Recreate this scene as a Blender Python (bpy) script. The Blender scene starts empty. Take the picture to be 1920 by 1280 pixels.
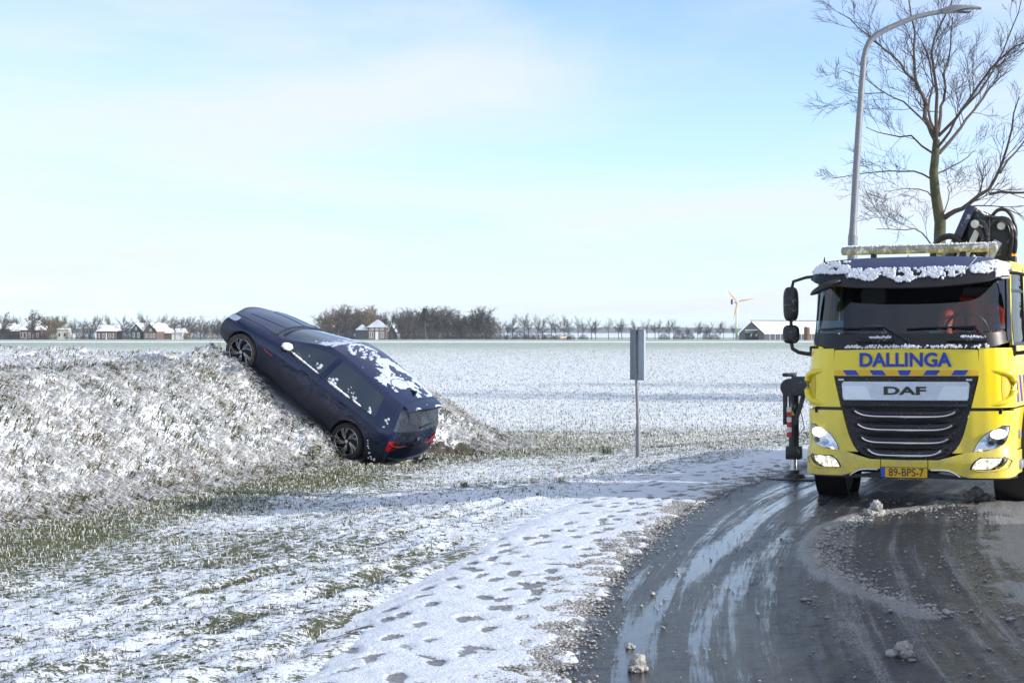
import bpy, bmesh, math, random
import numpy as np
from mathutils import Vector, Matrix, Euler
from mathutils.bvhtree import BVHTree
random.seed(7)
RNG = np.random.default_rng(7)
R = math.radians
scene = bpy.context.scene
COL = scene.collection

# ---------------------------------------------------------------- camera
CAM_H = 1.9
cam_d = bpy.data.cameras.new('camera')
cam_d.sensor_width = 36.0
cam_d.lens = 60.0
cam_d.clip_start = 0.1
cam_d.clip_end = 20000.0
cam = bpy.data.objects.new('camera', cam_d)
COL.objects.link(cam)
cam.location = (0, 0, CAM_H)
cam.rotation_euler = (R(90) - math.atan(18 / 3200), 0, 0)
scene.camera = cam

# ---------------------------------------------------------------- sky and sun
SUN_EL, SUN_AZ = R(20.0), R(108.0)        # azimuth clockwise from +Y (straight ahead)
to_sun = Vector((math.sin(SUN_AZ) * math.cos(SUN_EL), math.cos(SUN_AZ) * math.cos(SUN_EL), math.sin(SUN_EL)))
sun_d = bpy.data.lights.new('sun', 'SUN')
sun_d.energy = 2.7
sun_d.angle = R(0.5)
sun_d.color = (1.0, 0.94, 0.85)
sun = bpy.data.objects.new('sun', sun_d)
COL.objects.link(sun)
sun.rotation_euler = (-to_sun).to_track_quat('-Z', 'Y').to_euler()

world = bpy.data.worlds.new('World')
scene.world = world
world.use_nodes = True
wt = world.node_tree
wt.nodes.clear()
def wn(t, **kw):
    n = wt.nodes.new(t)
    for k, v in kw.items(): setattr(n, k, v)
    return n
wout = wn('ShaderNodeOutputWorld')
wbg = wn('ShaderNodeBackground'); wbg.inputs['Strength'].default_value = 0.14
sky = wn('ShaderNodeTexSky', sky_type='NISHITA', sun_disc=False, sun_elevation=SUN_EL, sun_rotation=SUN_AZ,
         altitude=0, air_density=0.5, dust_density=0.0, ozone_density=0.9)
# cloud sheet: direction projected on a plane high above, stretched noise
wtc = wn('ShaderNodeTexCoord'); wsep = wn('ShaderNodeSeparateXYZ')
wt.links.new(wtc.outputs['Generated'], wsep.inputs[0])
def wmath(op, a, b=None, clamp=False):
    n = wn('ShaderNodeMath', operation=op, use_clamp=clamp)
    for i, v in enumerate((a, b)):
        if v is None: continue
        if isinstance(v, (int, float)): n.inputs[i].default_value = v
        else: wt.links.new(v, n.inputs[i])
    return n.outputs[0]
zz = wmath('ADD', wmath('MAXIMUM', wsep.outputs[2], 0.0), 0.05)
comb = wn('ShaderNodeCombineXYZ')
wt.links.new(wmath('DIVIDE', wsep.outputs[0], zz), comb.inputs[0])
wt.links.new(wmath('MULTIPLY', wmath('DIVIDE', wsep.outputs[1], zz), 0.75), comb.inputs[1])
cn = wn('ShaderNodeTexNoise'); cn.inputs['Scale'].default_value = 0.42; cn.inputs['Detail'].default_value = 8; cn.inputs['Roughness'].default_value = 0.56; cn.inputs['Distortion'].default_value = 0.4
mp = wn('ShaderNodeMapping'); mp.inputs['Location'].default_value = (6.2, -0.62, 0.0)
wt.links.new(comb.outputs[0], mp.inputs[0]); wt.links.new(mp.outputs[0], cn.inputs['Vector'])
cr = wn('ShaderNodeMapRange', interpolation_type='SMOOTHSTEP'); cr.inputs[1].default_value = 0.37; cr.inputs[2].default_value = 0.66
wt.links.new(cn.outputs[0], cr.inputs[0])
veil = wn('ShaderNodeMapRange', interpolation_type='SMOOTHSTEP')      # thin veil of high cloud, thicker low over the horizon, all round
veil.inputs[1].default_value = 0.0; veil.inputs[2].default_value = 0.20; veil.inputs[3].default_value = 0.70; veil.inputs[4].default_value = 0.04
wt.links.new(wsep.outputs[2], veil.inputs[0])
vmix = wn('ShaderNodeMix', data_type='RGBA'); vmix.inputs['B'].default_value = (2.1, 2.7, 3.3, 1)
wt.links.new(veil.outputs[0], vmix.inputs['Factor']); wt.links.new(sky.outputs[0], vmix.inputs['A'])
cmix = wn('ShaderNodeMix', data_type='RGBA'); cmix.inputs['B'].default_value = (3.0, 3.15, 3.5, 1)
wt.links.new(wmath('MULTIPLY', cr.outputs[0], 0.85), cmix.inputs['Factor'])
wt.links.new(vmix.outputs['Result'], cmix.inputs['A'])
wt.links.new(cmix.outputs['Result'], wbg.inputs['Color'])
wt.links.new(wbg.outputs[0], wout.inputs[0])

scene.view_settings.view_transform = 'Standard'
scene.view_settings.look = 'None'
scene.view_settings.gamma = 1.0
scene.view_settings.use_curve_mapping = False
scene.view_settings.exposure = 1.12
scene.render.engine = 'CYCLES'
scene.cycles.volume_bounces = 0
scene.cycles.max_bounces = 8
scene.cycles.transparent_max_bounces = 12
scene.cycles.use_denoising = True

# ---------------------------------------------------------------- helpers
F = 3200.0
def at(px, D): return (px - 960.0) / F * D            # metres right of the view axis for something D metres off
def zat(py, D): return CAM_H - (py - 622.0) / F * D

def tag(o, label=None, cat=None, group=None, kind=None):
    if label: o['label'] = label
    if cat: o['category'] = cat
    if group: o['group'] = group
    if kind: o['kind'] = kind
    return o

def empty(name, loc=(0, 0, 0), rot=(0, 0, 0), parent=None):
    o = bpy.data.objects.new(name, None)
    o.empty_display_size = 0.2
    COL.objects.link(o)
    o.location = loc; o.rotation_euler = rot
    if parent: o.parent = parent
    return o

def mobj(name, verts, faces, m, parent=None, smooth=False, attrs=None):
    me = bpy.data.meshes.new(name)
    if isinstance(verts, np.ndarray): verts = verts.tolist()
    if isinstance(faces, np.ndarray): faces = faces.tolist()
    me.from_pydata(verts, [], faces)
    if attrs:
        for k, v in attrs.items():
            a = me.attributes.new(k, 'FLOAT', 'POINT'); a.data.foreach_set('value', np.asarray(v, dtype=np.float32))
    if smooth: me.polygons.foreach_set('use_smooth', [True] * len(me.polygons))
    me.materials.append(m); me.update()
    o = bpy.data.objects.new(name, me)
    COL.objects.link(o)
    if parent: o.parent = parent
    return o

class MB:
    """collects simple shapes and links them as ONE mesh object"""
    def __init__(s): s.v = []; s.f = []
    def add(s, v, f):
        k = len(s.v); s.v += [tuple(p) for p in v]; s.f += [tuple(i + k for i in q) for q in f]; return s
    def box(s, x0, x1, y0, y1, z0, z1, M=None):
        v = [(x, y, z) for x in (x0, x1) for y in (y0, y1) for z in (z0, z1)]
        if M is not None: v = [tuple(M @ Vector(p)) for p in v]
        return s.add(v, [(0, 1, 3, 2), (4, 6, 7, 5), (0, 4, 5, 1), (2, 3, 7, 6), (0, 2, 6, 4), (1, 5, 7, 3)])
    def bar(s, a, b, w, h=None, up=(0, 0, 1)):
        a, b = Vector(a), Vector(b); d = (b - a).normalized(); h = h or w
        u = Vector(up); sd = d.cross(u)
        if sd.length < 1e-4: sd = d.cross(Vector((1, 0, 0)))
        sd.normalize(); u = sd.cross(d)
        v = [p + sd * (i * w / 2) + u * (j * h / 2) for p in (a, b) for i, j in ((-1, -1), (1, -1), (1, 1), (-1, 1))]
        return s.add(v, [(0, 1, 2, 3), (7, 6, 5, 4), (0, 4, 5, 1), (1, 5, 6, 2), (2, 6, 7, 3), (3, 7, 4, 0)])
    def tube(s, pts, r, n=8, cap=True):
        pts = [Vector(p) for p in pts]; m = len(pts)
        rs = list(r) if hasattr(r, '__len__') else [r] * m
        v = []; ref = None
        for i, p in enumerate(pts):
            d = (pts[min(i + 1, m - 1)] - pts[max(i - 1, 0)])
            d = d.normalized() if d.length > 1e-9 else Vector((0, 0, 1))
            if ref is None: ref = Vector((0, 0, 1)) if abs(d.z) < .9 else Vector((1, 0, 0))
            a = d.cross(ref).normalized(); b = d.cross(a).normalized(); ref = b.cross(d) if False else ref
            for k in range(n):
                t = 2 * math.pi * k / n
                v.append(p + a * (rs[i] * math.cos(t)) + b * (rs[i] * math.sin(t)))
        f = [(i * n + k, i * n + (k + 1) % n, (i + 1) * n + (k + 1) % n, (i + 1) * n + k) for i in range(m - 1) for k in range(n)]
        if cap: f += [tuple(range(n))[::-1], tuple((m - 1) * n + k for k in range(n))]
        return s.add(v, f)
    def lathe(s, prof, n=24, axis='z', c=(0, 0, 0), close=False):
        v = []; m = len(prof)
        for r_, h in prof:
            for k in range(n):
                t = 2 * math.pi * k / n; a, b = r_ * math.cos(t), r_ * math.sin(t)
                p = {'z': (a, b, h), 'y': (a, h, b), 'x': (h, a, b)}[axis]
                v.append((p[0] + c[0], p[1] + c[1], p[2] + c[2]))
        f = [(i * n + k, i * n + (k + 1) % n, (i + 1) * n + (k + 1) % n, (i + 1) * n + k) for i in range(m - 1) for k in range(n)]
        if close: f += [((m - 1) * n + k, (m - 1) * n + (k + 1) % n, (k + 1) % n, k) for k in range(n)]
        return s.add(v, f)
    def prism(s, poly, x0, x1, axis='x'):
        """polygon in the plane across axis, extruded from x0 to x1"""
        n = len(poly)
        def mk(p, q): return {'x': (q, p[0], p[1]), 'y': (p[0], q, p[1]), 'z': (p[0], p[1], q)}[axis]
        v = [mk(p, x0) for p in poly] + [mk(p, x1) for p in poly]
        return s.add(v, [tuple(range(n))[::-1], tuple(range(n, 2 * n))] + [(i, (i + 1) % n, n + (i + 1) % n, n + i) for i in range(n)])
    def grid(s, P):
        """P[i][j] points -> open sheet"""
        a = len(P); b = len(P[0])
        return s.add([p for r_ in P for p in r_], [(i * b + j, (i + 1) * b + j, (i + 1) * b + j + 1, i * b + j + 1) for i in range(a - 1) for j in range(b - 1)])
    def slab(s, P, Q):
        """front sheet P, back sheet Q, closed round the rim"""
        a = len(P); b = len(P[0]); k = a * b
        v = [p for r_ in P for p in r_] + [p for r_ in Q for p in r_]
        f = [(i * b + j, (i + 1) * b + j, (i + 1) * b + j + 1, i * b + j + 1) for i in range(a - 1) for j in range(b - 1)]
        f += [tuple(k + q for q in reversed(t)) for t in f]
        rim = [(0, j) for j in range(b)] + [(i, b - 1) for i in range(1, a)] + [(a - 1, j) for j in range(b - 2, -1, -1)] + [(i, 0) for i in range(a - 2, 0, -1)]
        idx = [i * b + j for i, j in rim]; n = len(idx)
        f += [(idx[i], idx[(i + 1) % n], k + idx[(i + 1) % n], k + idx[i]) for i in range(n)]
        return s.add(v, f)
    def build(s, name, m, parent=None, smooth=False, bevel=0.0, seg=2, angle=None):
        me = bpy.data.meshes.new(name); me.from_pydata(s.v, [], s.f)
        bm = bmesh.new(); bm.from_mesh(me)
        bmesh.ops.recalc_face_normals(bm, faces=bm.faces)
        if bevel:
            bmesh.ops.remove_doubles(bm, verts=bm.verts, dist=1e-5)
            es = [e for e in bm.edges if len(e.link_faces) == 2 and e.calc_face_angle(0) > R(30)]
            bmesh.ops.bevel(bm, geom=es, offset=bevel, segments=seg, affect='EDGES', profile=.5, clamp_overlap=True)
        bm.to_mesh(me); bm.free()
        if smooth or bevel:
            me.polygons.foreach_set('use_smooth', [True] * len(me.polygons))
            try: me.set_sharp_from_angle(angle=R(angle or 40))
            except Exception: pass
        me.materials.append(m); me.update()
        o = bpy.data.objects.new(name, me); COL.objects.link(o)
        if parent: o.parent = parent
        return o

def text_mesh(name, body, size, m, parent, M, xs=1.0, bold=0.0, ext=0.003, align='CENTER'):
    cu = bpy.data.curves.new(name, 'FONT'); cu.body = body; cu.size = size; cu.align_x = align; cu.align_y = 'CENTER'
    cu.offset = bold; cu.extrude = ext; cu.resolution_u = 4
    t = bpy.data.objects.new(name + '_curve', cu); COL.objects.link(t)
    dg = bpy.context.evaluated_depsgraph_get()
    me = bpy.data.meshes.new_from_object(t.evaluated_get(dg))
    bpy.data.objects.remove(t); bpy.data.curves.remove(cu)
    me.name = name
    for v in me.vertices: v.co = M @ Vector((v.co.x * xs, v.co.y, v.co.z))
    me.materials.clear(); me.materials.append(m)
    o = bpy.data.objects.new(name, me); COL.objects.link(o); o.parent = parent
    return o

# ---------------------------------------------------------------- value noise (numpy)
_T = np.random.default_rng(3).random((16, 256, 256))
def vnoise(x, y, sd=0):
    T = _T[sd % 16]; xi = np.floor(x).astype(int); yi = np.floor(y).astype(int)
    fx = x - xi; fy = y - yi; fx = fx * fx * (3 - 2 * fx); fy = fy * fy * (3 - 2 * fy)
    a = T[xi % 256, yi % 256]; b = T[(xi + 1) % 256, yi % 256]; c = T[xi % 256, (yi + 1) % 256]; d = T[(xi + 1) % 256, (yi + 1) % 256]
    return (a * (1 - fx) + b * fx) * (1 - fy) + (c * (1 - fx) + d * fx) * fy
def fbm(x, y, sd=0, o=4, g=.5):
    s = 0; a = 1; t = 0
    for i in range(o):
        s = s + a * vnoise(x * 2 ** i + 17.3 * i, y * 2 ** i + 5.1 * i, sd + i); t += a; a *= g
    return s / t
def ss(a, b, x):
    t = np.clip((x - a) / (b - a), 0, 1); return t * t * (3 - 2 * t)

# ---------------------------------------------------------------- materials
def nt(m): 
    m.use_nodes = True; return m.node_tree
def mat(name, col, rough=.5, metal=0., coat=0., var=.0, vscale=8., bump=0., bscale=40., spec=.5, emit=0., emcol=None, coord='Object', dirt=None):
    m = bpy.data.materials.new(name); t = nt(m); b = t.nodes['Principled BSDF']
    b.inputs['Base Color'].default_value = (*col, 1); b.inputs['Roughness'].default_value = rough; b.inputs['Metallic'].default_value = metal
    b.inputs['Coat Weight'].default_value = coat; b.inputs['Coat Roughness'].default_value = .04; b.inputs['Specular IOR Level'].default_value = spec
    if emit:
        b.inputs['Emission Color'].default_value = (*(emcol or col), 1); b.inputs['Emission Strength'].default_value = emit
    if var or bump or dirt:
        tc = t.nodes.new('ShaderNodeTexCoord')
    if var:
        n = t.nodes.new('ShaderNodeTexNoise'); n.inputs['Scale'].default_value = vscale; n.inputs['Detail'].default_value = 5
        mr = t.nodes.new('ShaderNodeMapRange'); mr.inputs[1].default_value = .3; mr.inputs[2].default_value = .7
        mr.inputs[3].default_value = 1 - var; mr.inputs[4].default_value = 1 + var
        t.links.new(tc.outputs[coord], n.inputs['Vector']); t.links.new(n.outputs[0], mr.inputs[0])
        mx = t.nodes.new('ShaderNodeMix'); mx.data_type = 'RGBA'; mx.blend_type = 'MULTIPLY'; mx.inputs['Factor'].default_value = 1
        mx.inputs['A'].default_value = (*col, 1); t.links.new(mr.outputs[0], mx.inputs['B'])
        last = mx.outputs['Result']
        t.links.new(last, b.inputs['Base Color'])
    if dirt:   # (colour, threshold lo, hi, scale): splashed dirt / snow specks
        n = t.nodes.new('ShaderNodeTexNoise'); n.inputs['Scale'].default_value = dirt[3]; n.inputs['Detail'].default_value = 8; n.inputs['Roughness'].default_value = .7
        mr = t.nodes.new('ShaderNodeMapRange'); mr.inputs[1].default_value = dirt[1]; mr.inputs[2].default_value = dirt[2]
        t.links.new(tc.outputs[coord], n.inputs['Vector']); t.links.new(n.outputs[0], mr.inputs[0])
        mx2 = t.nodes.new('ShaderNodeMix'); mx2.data_type = 'RGBA'; mx2.inputs['A'].default_value = (*col, 1); mx2.inputs['B'].default_value = (*dirt[0], 1)
        if var: t.links.new(last, mx2.inputs['A'])
        t.links.new(mr.outputs[0], mx2.inputs['Factor']); t.links.new(mx2.outputs['Result'], b.inputs['Base Color'])
        mr2 = t.nodes.new('ShaderNodeMapRange'); mr2.inputs[3].default_value = rough; mr2.inputs[4].default_value = .8
        t.links.new(mr.outputs[0], mr2.inputs[0]); t.links.new(mr2.outputs[0], b.inputs['Roughness'])
    if bump:
        n = t.nodes.new('ShaderNodeTexNoise'); n.inputs['Scale'].default_value = bscale; n.inputs['Detail'].default_value = 4
        bp = t.nodes.new('ShaderNodeBump'); bp.inputs['Strength'].default_value = bump; bp.inputs['Distance'].default_value = .01
        t.links.new(tc.outputs[coord], n.inputs['Vector']); t.links.new(n.outputs[0], bp.inputs['Height']); t.links.new(bp.outputs[0], b.inputs['Normal'])
    return m

def glass(name, tint, refl=.05, rough=.0):
    """thin pane: tinted see-through plus mirror reflection growing at grazing angles"""
    m = bpy.data.materials.new(name); t = nt(m); t.nodes.clear()
    o = t.nodes.new('ShaderNodeOutputMaterial'); mx = t.nodes.new('ShaderNodeMixShader')
    tr = t.nodes.new('ShaderNodeBsdfTransparent'); tr.inputs[0].default_value = (*tint, 1)
    gl = t.nodes.new('ShaderNodeBsdfGlossy'); gl.inputs['Roughness'].default_value = rough
    fr = t.nodes.new('ShaderNodeFresnel'); fr.inputs[0].default_value = 1.5
    ad = t.nodes.new('ShaderNodeMath'); ad.operation = 'ADD'; ad.use_clamp = True; ad.inputs[1].default_value = refl
    t.links.new(fr.outputs[0], ad.inputs[0]); t.links.new(ad.outputs[0], mx.inputs[0])
    t.links.new(tr.outputs[0], mx.inputs[1]); t.links.new(gl.outputs[0], mx.inputs[2]); t.links.new(mx.outputs[0], o.inputs[0])
    return m

M = {}
M['snow'] = mat('snow', (.82, .84, .87), .65, var=.05, vscale=6, bump=.5, bscale=60)
M['snow_cloth'] = mat('settled snow', (.84, .86, .90), .6, bump=.6, bscale=120)
M['black_plastic'] = mat('black plastic', (.018, .018, .02), .45, bump=.15, bscale=90)
M['rubber'] = mat('tyre rubber', (.02, .019, .018), .8, var=.3, vscale=12)
M['steel'] = mat('galvanised steel', (.21, .22, .235), .5, metal=.25, var=.15, vscale=20)
M['chrome'] = mat('bright metal trim', (.75, .78, .82), .18, metal=1.)
M['brick'] = mat('red brick', (.135, .083, .068), .85, var=.25, vscale=3)
M['white_paint'] = mat('white paint', (.78, .78, .76), .6, var=.05)
M['dark_pane'] = mat('window pane', (.03, .04, .06), .08)
M['roof_snow'] = mat('snow on roof', (.82, .84, .87), .7, var=.06, vscale=.8)
# ================================================================ terrain
EDGE = np.array([(.1, -40), (.05, -10), (.0, 0), (.05, 5), (.22, 9.24), (.54, 11.97), (1.2, 15.67), (2.28, 19.7), (3.47, 22.7), (4.3, 24.4),
                 (5.9, 27.5), (8.4, 32), (12.2, 38.5), (18, 48), (26, 59), (40, 76), (62, 98), (140, 160), (700, 500), (9000, 6000)], float)
_ey = np.concatenate([np.linspace(-40, 60, 801), np.linspace(62, 6000, 800)])
_ex = np.interp(_ey, EDGE[:, 1], EDGE[:, 0])
_k = np.ones(25) / 25
_sm = np.convolve(np.pad(_ex[:801], 12, mode='edge'), _k, 'valid'); _ex[:801] = np.where((_ey[:801] > -35) & (_ey[:801] < 57), _sm, _ex[:801])
_sl = np.gradient(_ex, _ey); _ec = 1 / np.sqrt(1 + _sl ** 2)
ROAD_W = 3.35
def left_d(x, y):
    """metres to the left of the road's left edge (negative on the road)"""
    return (np.interp(y, _ey, _ex) - x) * np.interp(y, _ey, _ec)

TOE = np.array([(-9.6, 6), (-7.6, 13.5), (-6.0, 19.3), (-4.5, 24.6), (-3.35, 28.2), (-1.6, 30.9), (-.2, 33.2), (.3, 35.0), (-.6, 37.6), (-5, 40.5), (-14, 45), (-60, 58), (-75, 58), (-75, 6)], float)
def toe_d(x, y):
    """signed distance to the foot of the bank, positive inside"""
    x = np.asarray(x, float); y = np.asarray(y, float)
    best = np.full(x.shape, 1e9); ins = np.zeros(x.shape, bool); n = len(TOE)
    for i in range(n):
        ax, ay = TOE[i]; bx, by = TOE[(i + 1) % n]
        dx, dy = bx - ax, by - ay
        t = np.clip(((x - ax) * dx + (y - ay) * dy) / (dx * dx + dy * dy), 0, 1)
        best = np.minimum(best, np.hypot(x - ax - t * dx, y - ay - t * dy))
        c = ((ay > y) != (by > y)) & (x < (bx - ax) * (y - ay) / (by - ay + 1e-12) + ax)
        ins ^= c
    return np.where(ins, best, -best)

# the wrecked car's pose: origin under the rear axle, x forward, y to its left
CAR_YAW, CAR_PITCH, CAR_ROLL = R(154.5), R(35.0), R(-3.5)
CAR_LOC = np.array((-2.58, 29.9, -0.18))
def car_rot():
    cy, sy, cp, sp, cr_, sr = math.cos(CAR_YAW), math.sin(CAR_YAW), math.cos(CAR_PITCH), math.sin(CAR_PITCH), math.cos(CAR_ROLL), math.sin(CAR_ROLL)
    Rz = np.array([[cy, -sy, 0], [sy, cy, 0], [0, 0, 1]]); Ry = np.array([[cp, 0, -sp], [0, 1, 0], [sp, 0, cp]]); Rx = np.array([[1, 0, 0], [0, cr_, -sr], [0, sr, cr_]])
    return Rz @ Ry @ Rx
CARM = car_rot()

RUTS = [np.array([(-6.4, 6.5), (-4.6, 9.3), (-3.45, 11.3), (-2.3, 13.4), (-1.5, 15.3), (-.45, 18.5), (.7, 21.5)]),
        np.array([(-4.6, 7.0), (-3.0, 9.2), (-2.3, 10.4), (-1.3, 12.8), (-.5, 15.2)]),
        np.array([(-2.2, 7.6), (-1.6, 9.4), (-1.05, 11.3), (-.5, 13.5)])]
def rut_d(x, y, r):
    best = np.full(np.shape(x), 1e9)
    for (ax, ay), (bx, by) in zip(r[:-1], r[1:]):
        dx, dy = bx - ax, by - ay; t = np.clip(((x - ax) * dx + (y - ay) * dy) / (dx * dx + dy * dy), 0, 1)
        best = np.minimum(best, np.hypot(x - ax - t * dx, y - ay - t * dy))
    return best

def ground(x, y, fine=True):
    """height, snow cover (0..1), bare soil (0..1)"""
    x = np.asarray(x, float); y = np.asarray(y, float)
    d = left_d(x, y); td = toe_d(x, y)
    z = np.where(d > 0, -.34 * ss(1.4, 6.0, d), -.12 * ss(ROAD_W + .3, ROAD_W + 4, -d))
    z = z - .2 * ss(30, 44, y) * ss(1, 8, np.abs(d + ROAD_W / 2) - ROAD_W / 2)
    # the bank
    h = ss(-.15, 2.5, td) * 1.62 + .28 * ss(2.0, 9.0, td)
    h = np.where(y > 28, np.minimum(h, np.clip(.54 * (.05 - x), 0, 9) + .25 * ss(32, 28, y)), h)
    near = (y > 2) & (y < 60) & (np.abs(x) < 80)
    z = z + np.where(near, h, 0)
    snow = np.full(x.shape, .88); soil = np.zeros(x.shape)
    if fine:
        n1 = fbm(x * 1.3, y * 1.3, 1); n2 = fbm(x * 5, y * 5, 2); n3 = fbm(x * 14, y * 14, 4, 3); n0 = fbm(x * .35, y * .35, 6)
        onb = ss(-.1, .8, td) * near
        z = z + onb * ((n1 - .5) * .22 + (n2 - .5) * .16 + (n3 - .5) * .07)
        ver = (1 - onb) * ss(1.3, 2.0, d)
        fall = np.clip(1 - (y - 40) / 60, 0, 1)
        z = z + ver * ((n1 - .5) * .07 + (n2 - .5) * .055 + (n3 - .5) * .03) * fall
        # cover: verge, wet grass strip along the foot of the bank, field
        strip = np.exp(-((td + 1.0) / .95) ** 2) * ss(8, 15, y)
        snow = .65 - .20 * strip + (n0 - .5) * .45 + (n1 - .5) * .22
        snow = np.where(onb > .5, .86 + (n1 - .5) * .3, snow)
        fld = ss(33, 52, y) * (td < 0)
        snow = snow * (1 - fld) + fld * (.71 + (n0 - .5) * .14)
        far = ss(90, 330, y)
        snow = snow - far * .24
        snow = np.where((y > 396) & (y < 446), 1.0, snow)
        snow = np.where(y > 760, 1.0, snow)
        # ruts and trodden muddy spots on the near verge
        for i, r in enumerate(RUTS):
            rd = rut_d(x, y, r) + (n2 - .5) * .10
            g = np.exp(-(rd / .13) ** 2); s_ = np.exp(-((rd - .26) / .10) ** 2)
            z = z - .03 * g * fall + .015 * s_ * (n1 > .3)
            mud = .5 * g * ss(.54, .70, fbm(x * .9 + 9, y * .9, 8))
            soil = np.maximum(soil, mud); snow = snow - .45 * mud
        pn = fbm(x * 1.1 + 40, y * 1.1, 9)
        mudz = np.exp(-(((x + 1.55) / .75) ** 2 + ((y - 10.7) / 1.1) ** 2)) + .9 * np.exp(-(((x + 2.65) / .55) ** 2 + ((y - 9.5) / .8) ** 2)) + .8 * np.exp(-(((x + .95) / .5) ** 2 + ((y - 10.0) / .8) ** 2))
        mudz = .45 * mudz * ss(.46, .66, pn)
        soil = np.maximum(soil, np.clip(mudz, 0, 1)); snow = snow - .35 * np.clip(mudz, 0, 1)
        # torn earth beside the tail of the car
        tear = np.exp(-(((x + 1.05) / .55) ** 2 + ((y - 31.6) / .8) ** 2)) * ss(.3, .6, n1 + .2)
        soil = np.maximum(soil, np.clip(tear * 2.6, 0, 1)); snow = snow - tear * .9
        z = z - tear * .12 + np.clip(tear * 2, 0, 1) * ((n2 - .5) * .22 + (n3 - .5) * .14)
    # under the road and the path the soil lies lower
    dn_ = d + (fbm(x * 2.1, y * 2.1, 7) - .5) * .3
    inr = ss(1.38, 1.12, dn_) * ss(-ROAD_W - .28, -ROAD_W - .1, d)
    z = z - .09 * inr
    # the car has pressed the bank down where it lies
    P = np.stack([x - CAR_LOC[0], y - CAR_LOC[1], z - CAR_LOC[2]], -1)
    up = CARM[:, 2]; L = P @ CARM
    foot = (L[..., 0] > -1.1) & (L[..., 0] < 3.7) & (np.abs(L[..., 1]) < .93) & near
    zp = CAR_LOC[2] - ((x - CAR_LOC[0]) * up[0] + (y - CAR_LOC[1]) * up[1]) / up[2]
    z = np.where(foot, np.minimum(z, zp + .03), z)
    side_ = (L[..., 0] > -.25) & (L[..., 0] < 3.0) & (L[..., 1] > .86) & (L[..., 1] < 1.7) & near
    z = np.where(side_, np.maximum(z, zp + (.10 + .08 * np.sin(L[..., 0] * 3.1 + .6)) * ss(1.7, .95, L[..., 1]) * ss(-.3, .1, L[..., 0])), z)
    return z, np.clip(snow, 0, 1), np.clip(soil, 0, 1)
def gz(x, y): return float(ground(np.array([x]), np.array([y]))[0][0])

def grow(a, b, s0, q):
    out = [a]; s = s0
    while abs(out[-1] - a) < abs(b - a): s *= q; out.append(out[-1] + math.copysign(s, b - a))
    return out
xs = np.array(sorted(set(grow(-9.0, -7000, .08, 1.18)[1:])) + list(np.arange(-9, -5, .06)) + list(np.arange(-5, 1.6, .034)) + list(np.arange(1.6, 8, .08)) + grow(8.0, 7000, .1, 1.2))
ys = np.array(sorted(grow(7.5, -300, .1, 1.3)[1:]) + list(np.arange(7.5, 19, .034)) + list(np.arange(19, 37, .055)) + grow(37, 7000, .07, 1.022))
GX, GY = np.meshgrid(xs, ys)
GZ, GS, GB = ground(GX, GY)
nx, ny = len(xs), len(ys)
gv = np.stack([GX.ravel(), GY.ravel(), GZ.ravel()], 1)
ii = (np.arange(ny - 1)[:, None] * nx + np.arange(nx - 1)[None, :]).ravel()
gf = np.stack([ii, ii + 1, ii + nx + 1, ii + nx], 1)
def fast_mesh(name, v, f, m, attrs=None, smooth=True, parent=None):
    """big sheets: f is an int array of quads or of triangles"""
    me = bpy.data.meshes.new(name); k = f.shape[1]
    me.vertices.add(len(v)); me.vertices.foreach_set('co', v.astype(np.float32).ravel())
    me.loops.add(f.size); me.loops.foreach_set('vertex_index', f.astype(np.int32).ravel())
    me.polygons.add(len(f)); me.polygons.foreach_set('loop_start', np.arange(0, f.size, k, dtype=np.int32))
    if smooth: me.polygons.foreach_set('use_smooth', np.ones(len(f), bool))
    me.update(calc_edges=True)
    for a_, val in (attrs or {}).items():
        a = me.attributes.new(a_, 'FLOAT', 'POINT'); a.data.foreach_set('value', np.asarray(val, dtype=np.float32).ravel())
    me.materials.append(m)
    o = bpy.data.objects.new(name, me); COL.objects.link(o)
    if parent: o.parent = parent
    return o

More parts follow.
